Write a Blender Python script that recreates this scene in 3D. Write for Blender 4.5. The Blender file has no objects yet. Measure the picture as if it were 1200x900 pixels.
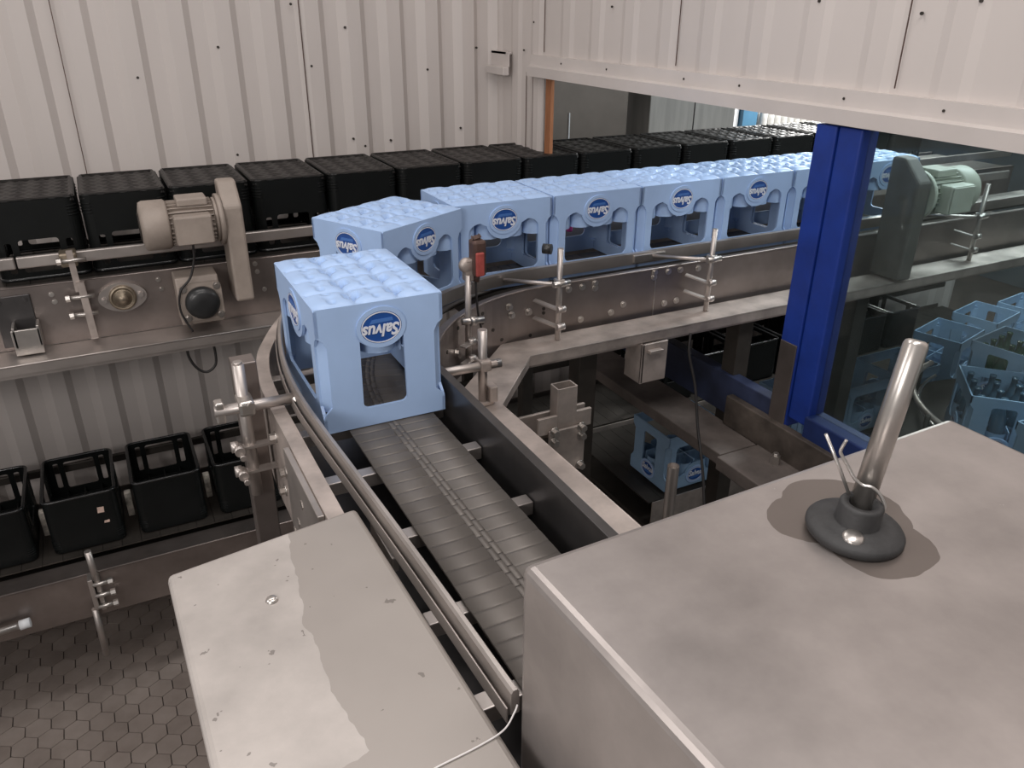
import bpy, bmesh, math, random
from mathutils import Vector, Matrix
from mathutils.geometry import tessellate_polygon
random.seed(7)
C = bpy.context.scene.collection
Z0 = 2.95            # floor is world z=0; coordinates below are measured from the eye point, 2.95 m above the floor
PI = math.pi

# ------------------------------------------------------------------ materials
def new_mat(name):
    m = bpy.data.materials.new(name); m.use_nodes = True
    nt = m.node_tree; b = nt.nodes['Principled BSDF']
    return m, nt, b
def N(nt, t, **kw):
    n = nt.nodes.new(t)
    for k, v in kw.items():
        if k in n.inputs.keys() if hasattr(n.inputs, 'keys') else False: n.inputs[k].default_value = v
        else: setattr(n, k, v)
    return n
def ramp(nt, src, stops):
    r = nt.nodes.new('ShaderNodeValToRGB')
    el = r.color_ramp.elements
    while len(el) < len(stops): el.new(0.5)
    for e, (p, c) in zip(el, stops):
        e.position = p; e.color = (c[0], c[1], c[2], 1)
    nt.links.new(src, r.inputs[0]); return r
def noise(nt, scale, detail=4, rough=.6, vec=None, stretch=None):
    tc = nt.nodes.new('ShaderNodeTexCoord')
    v = vec if vec is not None else tc.outputs['Object']
    if stretch:
        mp = nt.nodes.new('ShaderNodeMapping'); mp.inputs['Scale'].default_value = stretch
        nt.links.new(v, mp.inputs[0]); v = mp.outputs[0]
    n = nt.nodes.new('ShaderNodeTexNoise'); n.inputs['Scale'].default_value = scale
    n.inputs['Detail'].default_value = detail; n.inputs['Roughness'].default_value = rough
    nt.links.new(v, n.inputs['Vector']); return n
def basic(name, col, rough=.5, metal=0., var=.12, scale=6, bump=0., bscale=60, spec=.5, stretch=None, rvar=.0):
    m, nt, b = new_mat(name)
    n = noise(nt, scale, stretch=stretch)
    lo = tuple(c*(1-var) for c in col); hi = tuple(min(1, c*(1+var)) for c in col)
    r = ramp(nt, n.outputs[0], [(.3, lo), (.7, hi)])
    nt.links.new(r.outputs[0], b.inputs['Base Color'])
    b.inputs['Metallic'].default_value = metal; b.inputs['Roughness'].default_value = rough
    b.inputs['Specular IOR Level'].default_value = spec
    if rvar:
        mr = nt.nodes.new('ShaderNodeMapRange'); mr.inputs[3].default_value = rough-rvar; mr.inputs[4].default_value = rough+rvar
        nt.links.new(n.outputs[0], mr.inputs[0]); nt.links.new(mr.outputs[0], b.inputs['Roughness'])
    if bump:
        n2 = noise(nt, bscale); bp = nt.nodes.new('ShaderNodeBump'); bp.inputs['Strength'].default_value = bump
        bp.inputs['Distance'].default_value = .004
        nt.links.new(n2.outputs[0], bp.inputs['Height']); nt.links.new(bp.outputs[0], b.inputs['Normal'])
    return m
MT = {}
MT['sheet'] = basic('painted_sheet', (.61,.562,.535), .55, var=.05, scale=1.6, stretch=(1,1,.35))
MT['sheet_trim'] = basic('painted_trim', (.60,.553,.528), .5, var=.06, scale=3)
MT['steel'] = basic('stainless', (.47,.43,.405), .40, .85, var=.16, scale=5, bump=.05, bscale=90, rvar=.08)
MT['steel_plate'] = basic('stainless_plate', (.285,.248,.232), .36, .88, var=.22, scale=4, bump=.04, bscale=80, rvar=.1)
MT['steel_dirty'] = basic('stainless_dirty', (.47,.41,.375), .5, .65, var=.28, scale=9, bump=.12, bscale=70, rvar=.1)
MT['steel_bright'] = basic('stainless_bright', (.55,.52,.49), .30, .9, var=.12, scale=12)
MT['steel_dark'] = basic('stainless_dark', (.11,.105,.105), .33, .8, var=.3, scale=4, rvar=.1)
MT['dark_metal'] = basic('dark_metal', (.055,.048,.042), .5, .5, var=.3, scale=6)
MT['blue_plastic'] = basic('blue_plastic', (.37,.522,.79), .40, var=.04, scale=8, spec=.4)
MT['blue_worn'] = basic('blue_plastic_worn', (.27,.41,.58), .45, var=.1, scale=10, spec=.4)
MT['black_plastic'] = basic('black_plastic', (.005,.006,.006), .45, var=.2, scale=8, spec=.22)
MT['black_rim'] = basic('black_rim', (.010,.011,.012), .22, var=.2, scale=8, spec=.7)
MT['black_lattice'] = basic('black_lattice', (.010,.009,.0085), .42, var=.3, scale=40, spec=.4)
MT['rubber'] = basic('black_rubber', (.032,.032,.033), .58, var=.3, scale=20, bump=.2, bscale=120)
MT['badge_blue'] = basic('badge_blue', (.015,.075,.30), .35, var=.1, scale=30)
MT['badge_light'] = basic('badge_light', (.06,.17,.48), .4, var=.1, scale=30)
MT['badge_white'] = basic('badge_white', (.72,.75,.82), .4, var=.05, scale=30)
MT['motor'] = basic('motor_paint', (.325,.275,.238), .5, var=.12, scale=12, bump=.05)
MT['motor_green'] = basic('motor_paint_pale', (.42,.45,.38), .5, var=.1, scale=12)
MT['motor_dark'] = basic('motor_paint_dark', (.10,.095,.085), .55, var=.15, scale=10)
MT['cap_black'] = basic('cap_black', (.022,.023,.024), .3, var=.2, scale=20)
MT['blue_paint'] = basic('blue_paint', (.008,.034,.24), .45, var=.22, scale=7, bump=.04)
MT['blue_shaded'] = basic('blue_paint_shaded', (.010,.026,.115), .45, var=.3, scale=6)  # post blue made darker, shade on the bottom rail put into the colour
MT['blue_grimy'] = basic('blue_paint_grimy', (.022,.030,.065), .5, var=.6, scale=5)
MT['rusty'] = basic('rusty_plate', (.10,.082,.070), .55, .3, var=.5, scale=9)
MT['block'] = basic('mottled_block', (.42,.38,.33), .6, var=.75, scale=22)
MT['wood'] = basic('wood', (.33,.135,.06), .7, var=.3, scale=10, stretch=(6,6,.6))
MT['concrete'] = basic('ledge', (.12,.10,.09), .7, var=.35, scale=7, bump=.2, bscale=40)
MT['red'] = basic('red_plastic', (.36,.07,.06), .4, var=.2, scale=40)
MT['brown_metal'] = basic('brown_metal', (.10,.06,.05), .5, .3, var=.3, scale=30)
MT['wire'] = basic('wire', (.60,.58,.56), .3, .9, var=.05)
MT['thread'] = basic('thread', (.75,.73,.72), .6, var=.03)
MT['cable'] = basic('cable', (.02,.018,.018), .5, var=.1)
MT['brass'] = basic('brass', (.30,.25,.19), .42, .8, var=.25, scale=60)
MT['green_glass'] = basic('green_glass', (.015,.07,.03), .12, var=.2, spec=.8)
MT['blue_glass'] = basic('blue_glass', (.08,.15,.22), .12, var=.2, spec=.8)
MT['clear_glass'] = basic('clear_glass', (.62,.62,.60), .12, var=.2, scale=20, spec=.9)
MT['cabinet_grey'] = basic('cabinet_grey', (.42,.41,.39), .4, .25, var=.15, scale=3, stretch=(6,6,.5))
MT['cabinet_brown'] = basic('cabinet_brown', (.20,.175,.155), .45, .3, var=.2, scale=2)
MT['blue_grey'] = basic('blue_grey', (.06,.16,.26), .5, var=.1)
MT['white_paint'] = basic('white_paint', (.7,.72,.74), .5, var=.05)
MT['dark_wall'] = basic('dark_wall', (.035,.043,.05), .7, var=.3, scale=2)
MT['sticker'] = basic('sticker', (.62,.45,.38), .6, var=.2, scale=60)
MT['pink'] = basic('pink_cap', (.85,.10,.42), .5, var=.05)

def slat_mat():
    m, nt, b = new_mat('belt_slats')
    g = nt.nodes.new('ShaderNodeNewGeometry')
    n = noise(nt, 3)
    mx = nt.nodes.new('ShaderNodeMath'); mx.operation = 'MULTIPLY_ADD'; mx.inputs[1].default_value = .35
    nt.links.new(g.outputs['Random Per Island'], mx.inputs[0]); nt.links.new(n.outputs[0], mx.inputs[2])
    r = ramp(nt, mx.outputs[0], [(.3, (.135,.122,.112)), (1.0, (.215,.195,.178))])
    nt.links.new(r.outputs[0], b.inputs['Base Color'])
    b.inputs['Metallic'].default_value = .4; b.inputs['Roughness'].default_value = .55
    return m
MT['slats'] = slat_mat()

def tile_mat():
    m, nt, b = new_mat('hex_tiles')
    g = nt.nodes.new('ShaderNodeNewGeometry')
    n = noise(nt, 5, 5)
    mx = nt.nodes.new('ShaderNodeMath'); mx.operation = 'MULTIPLY_ADD'; mx.inputs[1].default_value = .25
    nt.links.new(g.outputs['Random Per Island'], mx.inputs[0]); nt.links.new(n.outputs[0], mx.inputs[2])
    r = ramp(nt, mx.outputs[0], [(.35, (.19,.155,.135)), (.95, (.33,.28,.25))])
    nt.links.new(r.outputs[0], b.inputs['Base Color']); b.inputs['Roughness'].default_value = .6
    return m
MT['tiles'] = tile_mat()
MT['grout'] = basic('grout', (.035,.028,.024), .8, var=.2)

def glass_mat():
    m, nt, b = new_mat('window_glass')
    nt.nodes.remove(b); out = nt.nodes['Material Output']
    tr = nt.nodes.new('ShaderNodeBsdfTransparent'); tr.inputs[0].default_value = (.76,.82,.82,1)
    gl = nt.nodes.new('ShaderNodeBsdfGlossy'); gl.inputs['Roughness'].default_value = .04
    df = nt.nodes.new('ShaderNodeBsdfDiffuse'); df.inputs[0].default_value = (.45,.52,.50,1)
    fr = nt.nodes.new('ShaderNodeFresnel'); fr.inputs[0].default_value = 1.3
    m1 = nt.nodes.new('ShaderNodeMixShader'); m2 = nt.nodes.new('ShaderNodeMixShader')
    n = noise(nt, 2.2, 5); r = ramp(nt, n.outputs[0], [(.3, (.008,)*3), (.75, (.045,)*3)])
    nt.links.new(fr.outputs[0], m1.inputs[0]); nt.links.new(tr.outputs[0], m1.inputs[1]); nt.links.new(gl.outputs[0], m1.inputs[2])
    nt.links.new(r.outputs[0], m2.inputs[0]); nt.links.new(m1.outputs[0], m2.inputs[1]); nt.links.new(df.outputs[0], m2.inputs[2])
    nt.links.new(m2.outputs[0], out.inputs[0])
    return m
MT['glass'] = glass_mat()

def stained(name, base, dark, metal, rough, blobs, spot=(.10,.085,.075), mottle=.12, scale=5, spots=.70):
    """painted/steel sheet with stains: blobs = (x, y, rx, ry, wobble) in object coordinates"""
    m, nt, b = new_mat(name)
    tc = nt.nodes.new('ShaderNodeTexCoord'); sep = nt.nodes.new('ShaderNodeSeparateXYZ')
    nt.links.new(tc.outputs['Object'], sep.inputs[0])
    n1 = noise(nt, scale, 6, .62)
    lo = tuple(c*(1-mottle) for c in base); hi = tuple(c*(1+mottle) for c in base)
    col = ramp(nt, n1.outputs[0], [(.32, lo), (.68, hi)]).outputs[0]
    n2 = noise(nt, 12, 3)
    mask = None
    def math1(op, a, bb):
        q = nt.nodes.new('ShaderNodeMath'); q.operation = op
        for i, v in enumerate((a, bb)):
            if isinstance(v, (int, float)): q.inputs[i].default_value = v
            else: nt.links.new(v, q.inputs[i])
        return q.outputs[0]
    for (x, y, rx, ry, wob) in blobs:
        dx = math1('DIVIDE', math1('SUBTRACT', sep.outputs[0], x), rx)
        dy = math1('DIVIDE', math1('SUBTRACT', sep.outputs[1], y), ry)
        d = math1('SQRT', math1('ADD', math1('MULTIPLY', dx, dx), math1('MULTIPLY', dy, dy)), 0)
        d = math1('ADD', d, math1('MULTIPLY', math1('SUBTRACT', n2.outputs[0], .5), wob))
        v = math1('LESS_THAN', d, 1.0)
        mask = v if mask is None else math1('MAXIMUM', mask, v)
    def mix(fac, a, bcol):
        q = nt.nodes.new('ShaderNodeMix'); q.data_type = 'RGBA'
        nt.links.new(fac, q.inputs[0]); nt.links.new(a, q.inputs[6])
        if isinstance(bcol, tuple): q.inputs[7].default_value = (*bcol, 1)
        else: nt.links.new(bcol, q.inputs[7])
        return q.outputs[2]
    if mask is not None:
        col = mix(math1('MULTIPLY', mask, .85), col, dark)
    n3 = noise(nt, 38, 3)
    sp = math1('GREATER_THAN', n3.outputs[0], spots)
    col = mix(math1('MULTIPLY', sp, .6), col, spot)
    nt.links.new(col, b.inputs['Base Color'])
    b.inputs['Metallic'].default_value = metal
    mr = nt.nodes.new('ShaderNodeMapRange'); mr.inputs[3].default_value = rough-.1; mr.inputs[4].default_value = rough+.1
    nt.links.new(n1.outputs[0], mr.inputs[0]); nt.links.new(mr.outputs[0], b.inputs['Roughness'])
    return m

# ------------------------------------------------------------------ mesh helper
class MB:
    def __init__(s): s.bm = bmesh.new(); s.smooth = set()
    def box(s, x0, x1, y0, y1, z0, z1, bev=0, seg=2):
        r = bmesh.ops.create_cube(s.bm, size=1)
        vs = r['verts']
        for v in vs:
            v.co = Vector(((x0+x1)/2+v.co.x*(x1-x0), (y0+y1)/2+v.co.y*(y1-y0), (z0+z1)/2+v.co.z*(z1-z0)))
        if bev:
            es = list({e for v in vs for e in v.link_edges})
            bmesh.ops.bevel(s.bm, geom=es, offset=bev, segments=seg, profile=.5, affect='EDGES')
        return s
    def bar(s, p0, p1, w, h, up=(0,0,1), bev=0):
        p0 = Vector(p0); p1 = Vector(p1); d = (p1-p0); L = d.length; d.normalize()
        u = Vector(up); sx = d.cross(u)
        if sx.length < 1e-4: sx = d.cross(Vector((1,0,0)))
        sx.normalize(); u = sx.cross(d)
        r = bmesh.ops.create_cube(s.bm, size=1)
        for v in r['verts']:
            c = v.co.copy()
            v.co = (p0+p1)/2 + d*(c.x*L) + sx*(c.y*w) + u*(c.z*h)
        if bev:
            es = list({e for v in r['verts'] for e in v.link_edges})
            bmesh.ops.bevel(s.bm, geom=es, offset=bev, segments=2, profile=.5, affect='EDGES')
        return s
    def cyl(s, p0, p1, r, seg=16, r2=None, caps=True):
        p0 = Vector(p0); p1 = Vector(p1); d = p1-p0; L = d.length
        q = Vector((0,0,1)).rotation_difference(d.normalized())
        g = bmesh.ops.create_cone(s.bm, cap_ends=caps, segments=seg, radius1=r, radius2=r if r2 is None else r2, depth=L)
        for v in g['verts']: v.co = q @ v.co + (p0+p1)/2
        if seg > 8: s.mark(g['verts'], d.normalized())
        return s
    def mark(s, verts, axis):
        for f in {f for v in verts for f in v.link_faces}:
            f.normal_update()
            if abs(f.normal.dot(axis)) < .9: f.smooth = True
    def tube(s, pts, r, seg=8, closed=False):
        pts = [Vector(p) for p in pts]; rings = []
        n = len(pts); prev = None
        for i, p in enumerate(pts):
            a = pts[i-1] if (i or closed) else p; b = pts[(i+1) % n] if (i < n-1 or closed) else p
            t = (b-a).normalized()
            if prev is None:
                x = t.cross(Vector((0,0,1)))
                if x.length < 1e-3: x = t.cross(Vector((1,0,0)))
            else: x = prev - t*prev.dot(t)
            x.normalize(); prev = x; y = t.cross(x)
            rings.append([s.bm.verts.new(p + x*(r*math.cos(2*PI*k/seg)) + y*(r*math.sin(2*PI*k/seg))) for k in range(seg)])
        m = n if closed else n-1
        for i in range(m):
            A, B = rings[i], rings[(i+1) % n]
            for k in range(seg):
                f = s.bm.faces.new((A[k], A[(k+1) % seg], B[(k+1) % seg], B[k])); f.smooth = True
        if not closed:
            s.bm.faces.new(rings[0][::-1]); s.bm.faces.new(rings[-1])
        return s
    def sweep(s, path, prof, closed_prof=True):
        """path: list of (x,y) or (x,y,z); prof: list of (n,z), n = offset to the LEFT of travel"""
        n = len(path); P = [Vector((p[0], p[1], p[2] if len(p) > 2 else 0)) for p in path]; rings = []
        for i in range(n):
            d1 = (P[i]-P[i-1]) if i else (P[1]-P[0]); d2 = (P[i+1]-P[i]) if i < n-1 else (P[i]-P[i-1])
            d1.z = d2.z = 0; d1.normalize(); d2.normalize(); t = (d1+d2).normalized()
            nn = Vector((-t.y, t.x, 0)); sc = 1/max(.3, t.dot(d1))
            rings.append([s.bm.verts.new(P[i] + nn*(a*sc) + Vector((0,0,z))) for a, z in prof])
        m = len(prof); rng = range(m) if closed_prof else range(m-1)
        for i in range(n-1):
            for k in rng:
                s.bm.faces.new((rings[i][k], rings[i][(k+1) % m], rings[i+1][(k+1) % m], rings[i+1][k]))
        if closed_prof:
            s.bm.faces.new(rings[0][::-1]); s.bm.faces.new(rings[-1])
        return s
    def plate(s, outer, holes, t, fn, inv=False):
        """2D outline with holes, thickness t; fn(u,v,w)->3D with w in 0..t"""
        loops = [outer]+list(holes)
        tris = tessellate_polygon([[Vector((u, v, 0)) for u, v in l] for l in loops])
        flat = [p for l in loops for p in l]
        A = [s.bm.verts.new(fn(u, v, 0)) for u, v in flat]; B = [s.bm.verts.new(fn(u, v, t)) for u, v in flat]
        for tr in tris:
            try: s.bm.faces.new([A[i] for i in tr])
            except ValueError: pass
            try: s.bm.faces.new([B[i] for i in reversed(tr)])
            except ValueError: pass
        k = 0
        for l in loops:
            m = len(l)
            for i in range(m):
                a, b = k+i, k+(i+1) % m
                try: s.bm.faces.new((A[a], A[b], B[b], B[a]))
                except ValueError: pass
            k += m
        return s
    def prism(s, outline, z0, z1, bev=0):
        """horizontal polygon (x,y) extruded in z"""
        n = len(outline)
        A = [s.bm.verts.new((x, y, z0)) for x, y in outline]; B = [s.bm.verts.new((x, y, z1)) for x, y in outline]
        fs = [s.bm.faces.new(A[::-1]), s.bm.faces.new(B)]
        for i in range(n): fs.append(s.bm.faces.new((A[i], A[(i+1) % n], B[(i+1) % n], B[i])))
        if bev:
            es = list({e for v in A+B for e in v.link_edges})
            bmesh.ops.bevel(s.bm, geom=es, offset=bev, segments=3, profile=.5, affect='EDGES')
        return s
    def prism_x(s, outline, x0, x1, bev=0):
        """polygon (y,z) extruded in x"""
        n = len(outline)
        A = [s.bm.verts.new((x0, y, z)) for y, z in outline]; B = [s.bm.verts.new((x1, y, z)) for y, z in outline]
        s.bm.faces.new(A[::-1]); s.bm.faces.new(B)
        for i in range(n): s.bm.faces.new((A[i], A[(i+1) % n], B[(i+1) % n], B[i]))
        if bev:
            es = list({e for v in A+B for e in v.link_edges})
            bmesh.ops.bevel(s.bm, geom=es, offset=bev, segments=2, profile=.5, affect='EDGES')
        return s
    def lathe(s, prof, base, axis=(0,0,1), seg=24, smooth=True):
        base = Vector(base); q = Vector((0,0,1)).rotation_difference(Vector(axis).normalized()); rings = []
        for r, z in prof:
            if r < 1e-6: rings.append([s.bm.verts.new(base + q @ Vector((0,0,z)))])
            else: rings.append([s.bm.verts.new(base + q @ Vector((r*math.cos(2*PI*k/seg), r*math.sin(2*PI*k/seg), z))) for k in range(seg)])
        for A, B in zip(rings, rings[1:]):
            for k in range(seg):
                if len(A) == 1 and len(B) == 1: continue
                if len(A) == 1: f = s.bm.faces.new((A[0], B[k], B[(k+1) % seg]))
                elif len(B) == 1: f = s.bm.faces.new((A[k], A[(k+1) % seg], B[0]))
                else: f = s.bm.faces.new((A[k], A[(k+1) % seg], B[(k+1) % seg], B[k]))
                f.smooth = smooth
        return s
    def bolt(s, p, axis, r=.009, h=.008):
        p = Vector(p); a = Vector(axis).normalized()
        s.cyl(p, p+a*.003, r*1.45, 12); s.cyl(p+a*.003, p+a*h, r, 6)
        return s
    def build(s, name, mat, parent=None, base=None, local=False):
        me = bpy.data.meshes.new(name)
        bmesh.ops.recalc_face_normals(s.bm, faces=s.bm.faces[:])
        if local: org = Vector((0,0,0)); off = Vector((0,0,0))
        elif parent is not None:
            org = Vector((0,0,0)); off = Vector(parent['base_point'])
        else:
            co = [v.co for v in s.bm.verts]
            if base is None:
                base = Vector(((min(c.x for c in co)+max(c.x for c in co))/2, (min(c.y for c in co)+max(c.y for c in co))/2, min(c.z for c in co)))
            off = Vector(base); org = off + Vector((0,0,Z0))
        for v in s.bm.verts: v.co -= off
        s.bm.to_mesh(me); s.bm.free()
        for mm in (mat if isinstance(mat, (list, tuple)) else [mat]): me.materials.append(mm)
        o = bpy.data.objects.new(name, me); C.objects.link(o)
        o['base_point'] = tuple(off)
        if parent is not None: o.parent = parent
        else: o.location = org
        return o
def tag(o, label=None, cat=None, group=None, kind=None):
    if label: o['label'] = label
    if cat: o['category'] = cat
    if group: o['group'] = group
    if kind: o['kind'] = kind
    return o
def thing(name, label, cat, base, group=None, local=False):
    o = bpy.data.objects.new(name, None); C.objects.link(o); o.empty_display_size = .05
    o['base_point'] = (0,0,0) if local else tuple(base)
    o.location = (base[0], base[1], base[2]+Z0)
    return tag(o, label, cat, group)
def copy_tree(o, parent=None):
    c = o.copy(); C.objects.link(c)
    if parent is not None: c.parent = parent
    for ch in list(o.children): copy_tree(ch, c)
    return c
def arc(cx, cy, r, a0, a1, n):
    return [(cx+r*math.cos(math.radians(a0+(a1-a0)*i/n)), cy+r*math.sin(math.radians(a0+(a1-a0)*i/n))) for i in range(n+1)]
def spline(pts, n=8):
    P = [Vector(p) for p in pts]; out = []
    for i in range(len(P)-1):
        p0 = P[max(i-1,0)]; p1 = P[i]; p2 = P[i+1]; p3 = P[min(i+2,len(P)-1)]
        for k in range(n):
            t = k/n
            out.append(tuple(.5*((2*p1)+(p2-p0)*t+(2*p0-5*p1+4*p2-p3)*t*t+(3*p1-p0-3*p2+p3)*t**3)))
    out.append(tuple(P[-1])); return out
def rrect(u0, u1, v0, v1, r, n=5):
    pts = []
    for cx, cy, a in ((u1-r, v0+r, -90), (u1-r, v1-r, 0), (u0+r, v1-r, 90), (u0+r, v0+r, 180)):
        for k in range(n+1):
            t = math.radians(a+90*k/n); pts.append((cx+r*math.cos(t), cy+r*math.sin(t)))
    return pts

# ================================================================== SETTING
FAR_X = 2.03        # plane of the wall with the window
WY = 4.13           # plane of the long corrugated wall

# floor: grout bed and hexagonal tiles, all one floor
f = MB()
f.box(-3, 10, -2.5, 7.5, -3.0, -2.956)
floor = f.build('floor', MT['grout']); tag(floor, 'dark tiled factory floor', kind='structure')
f = MB(); pitch = .103; rr = pitch/math.sqrt(3)
for j in range(0, 34):
    for i in range(0, 32):
        cx = -1.9 + (i + (.5 if j % 2 else 0))*pitch; cy = 1.0 + j*pitch*.866
        rad = rr*.978
        top = [f.bm.verts.new((cx+(rad-.0016)*math.sin(k*PI/3), cy+(rad-.0016)*math.cos(k*PI/3), -2.95)) for k in range(6)]
        bot = [f.bm.verts.new((cx+rad*math.sin(k*PI/3), cy+rad*math.cos(k*PI/3), -2.957)) for k in range(6)]
        f.bm.faces.new(top[::-1])
        for k in range(6): f.bm.faces.new((top[k], top[(k+1) % 6], bot[(k+1) % 6], bot[k]))
t_ = f.build('floor_tiles', MT['tiles']); tag(t_, 'worn grey brown hexagonal floor tiles', kind='structure')

def corrugated(x0, x1, pitch, phase, depth, fn, z0, z1, steep=True):
    """trapezoid sheet; fn(s, d, z)->xyz, d = towards the room"""
    pts = []
    k = math.floor((x0-phase)/pitch)
    s_ = phase+k*pitch
    while s_ < x1+pitch:
        for a, d in (((0, 0), (.062, 0), (.105, depth), (.172, depth)) if steep else ((0, 0), (.03, depth), (.09, depth), (.12, 0))):
            pts.append((s_+a, d))
        s_ += pitch
    pts = [p for p in pts if x0 < p[0] < x1]
    pts = [(x0, pts[0][1])]+pts+[(x1, pts[-1][1])]
    m = MB()
    A = [m.bm.verts.new(fn(a, d, z0)) for a, d in pts]; B = [m.bm.verts.new(fn(a, d, z1)) for a, d in pts]
    A2 = [m.bm.verts.new(fn(a, d-.006, z0)) for a, d in pts]; B2 = [m.bm.verts.new(fn(a, d-.006, z1)) for a, d in pts]
    for i in range(len(pts)-1):
        m.bm.faces.new((A[i], A[i+1], B[i+1], B[i])); m.bm.faces.new((A2[i], A2[i+1], B2[i+1], B2[i]))
    return m
m = corrugated(-2.6, 2.03, .2022, -.105, .027, lambda s, d, z: (s, WY-d, z), -2.95, 1.3)
wl = m.build('wall_back', MT['sheet']); tag(wl, 'long off-white corrugated sheet wall', kind='structure')
for x in (-.045, .985):                                   # overlapping sheet seams
    m = MB(); m.box(x, x+.004, WY-.024, WY-.020, -.72 if x < 0 else -1.0, 1.3)
    m.build('sheet_seam', MT['brown_metal'], wl)
for (x, z) in ((.60,-.18),(1.02,-.27),(1.20,-.1),(1.20,-.62),(.62,-.66),(1.40,-.64),(1.62,-.3),(1.80,-.6),(1.9,-.2),(.24,-.3),(.95,.0),(1.26,-.66)):
    m = MB(); m.cyl((x, WY-.022, z), (x, WY-.029, z), .006, 8); m.build('screw', MT['dark_metal'], wl)

# wall with the opening, in two pieces joined into one sheet wall
def rw(s, d, z): return (FAR_X-d, s, z)
m = corrugated(3.60, WY, .215, 3.62, .008, rw, -1.3, 1.3, False)
m2 = corrugated(-2.4, 3.60, .245, 1.62, .007, rw, -.24, 1.3, False)
me_tmp = bpy.data.meshes.new('tmp'); m2.bm.to_mesh(me_tmp); m.bm.from_mesh(me_tmp); m2.bm.free(); bpy.data.meshes.remove(me_tmp)
wr = m.build('wall_right', MT['sheet']); tag(wr, 'off-white sheet wall above the window opening', kind='structure')
for y in (3.595, 2.578, 1.598):
    m = MB(); m.box(FAR_X-.0095, FAR_X-.0065, y-.0013, y+.0013, -.2, 1.3); m.build('sheet_seam', MT['brown_metal'], wr)
for y in (3.77, 3.70):
    m = MB(); m.box(FAR_X-.0095, FAR_X-.0065, y-.0015, y+.0015, -1.0, -.30 if y > 3.75 else -.30); m.build('sheet_seam', MT['brown_metal'], wr)
for (y, z) in ((3.70,-.07),(3.80,-.2),(3.03,.0),(1.92,.02),(1.40,.02),(1.56,-.01),(2.45,-.35)):
    if z > -.25:
        m = MB(); m.cyl((FAR_X-.006, y, z), (FAR_X-.012, y, z), .0045, 8); m.build('screw', MT['dark_metal'], wr)
# flashing along the lower edge of the upper wall: upright web and a forward lip
m = MB(); m.sweep([(FAR_X, 3.70), (FAR_X, -2.4)], [(.0,-.215),(-.024,-.215),(-.026,-.262),(-.046,-.268),(-.046,-.312),(.03,-.312),(.03,-.300),(.0,-.300)])
t1 = m.build('trim_1', MT['sheet_trim']); tag(t1, 'off-white metal flashing under the upper wall', kind='structure')
for y in (3.4, 3.02, 2.5, 2.2, 1.75, 1.42):
    m = MB(); m.cyl((FAR_X-.02, y, -.24), (FAR_X-.028, y, -.24), .004, 8); m.build('screw', MT['dark_metal'], t1)
# small flashing cap in the corner
m = MB(); m.box(1.985, 2.02, 3.93, 4.10, -.225, -.215); m.box(1.985, 1.992, 3.90, 4.10, -.285, -.215)
m.box(1.955, 1.99, 3.90, 4.10, -.325, -.285, .004)
t2 = m.build('trim_2', MT['sheet_trim']); tag(t2, 'short off-white flashing cap in the wall corner', kind='structure')
# timber stud at the edge of the opening
m = MB(); m.box(2.03, 2.052, 3.535, 3.587, -1.2, -.30, .004)
t3 = m.build('trim_3', MT['wood']); tag(t3, 'raw orange brown timber stud at the edge of the opening', kind='structure')

# window: blue post, bottom rail, pane
win = bpy.data.objects.new('window_1', None); C.objects.link(win); win['base_point'] = (2.0, 1.7, -1.45); win.location = (2.0, 1.7, -1.45+Z0)
tag(win, 'blue framed glass screen between the two rooms', kind='structure')
m = MB(); m.box(1.992, 2.075, 1.745, 1.825, -1.34, -.318, .004); m.box(1.998, 2.07, 1.655, 1.743, -1.30, -.318, .006); m.build('frame_post', MT['blue_paint'], win)
m = MB(); m.box(1.985, 2.07, -2.2, 1.66, -1.335, -1.255, .005); m.build('bottom_rail', MT['blue_shaded'], win)
m = MB(); m.box(1.987, 1.992, 1.748, 1.822, -1.335, -1.03, .002); m.build('kick_plate', MT['steel_plate'], win)
m = MB(); m.box(2.03, 2.036, -2.2, 1.66, -1.26, -.26); m.build('glass_pane', MT['glass'], win)
m = MB(); m.box(2.0, 2.05, 1.83, 3.55, -1.43, -1.27, .004); m.build('sill_rail', MT['blue_grimy'], win)
m = MB(); m.box(1.965, 1.998, 1.30, 2.02, -1.45, -1.33, .004); m.build('base_plate', MT['rusty'], win)
# ledge in front of the sill
m = MB(); m.box(1.80, 1.985, 1.84, 3.55, -1.50, -1.452, .004); m.box(1.775, 1.985, -1.0, 1.83, -1.50, -1.447, .004)
t4 = m.build('trim_4', MT['concrete']); tag(t4, 'grimy brown ledge below the blue sill', kind='structure')
m = MB(); m.cyl((1.925, 1.70, -1.447), (1.925, 1.70, -1.415), .017, 6); m.cyl((1.925,1.70,-1.415),(1.925,1.70,-1.405),.010,12); m.build('anchor_bolt', MT['steel_bright'], t4)

# far room: dark walls, roof and a white rear wall low down
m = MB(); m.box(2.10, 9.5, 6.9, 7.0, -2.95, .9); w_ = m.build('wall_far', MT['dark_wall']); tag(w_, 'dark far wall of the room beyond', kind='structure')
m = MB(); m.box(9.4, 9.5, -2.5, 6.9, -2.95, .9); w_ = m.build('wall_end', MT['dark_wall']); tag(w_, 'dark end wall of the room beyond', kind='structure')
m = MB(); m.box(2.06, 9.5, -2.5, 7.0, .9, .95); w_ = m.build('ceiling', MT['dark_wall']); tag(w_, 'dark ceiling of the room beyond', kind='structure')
m = corrugated(2.06, 6.5, .2022, -.105, .027, lambda s, d, z: (s, WY+.02-d, z), -2.95, -1.15)
w_ = m.build('wall_low', MT['sheet']); tag(w_, 'low pale sheet wall behind the lower conveyor', kind='structure')

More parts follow.
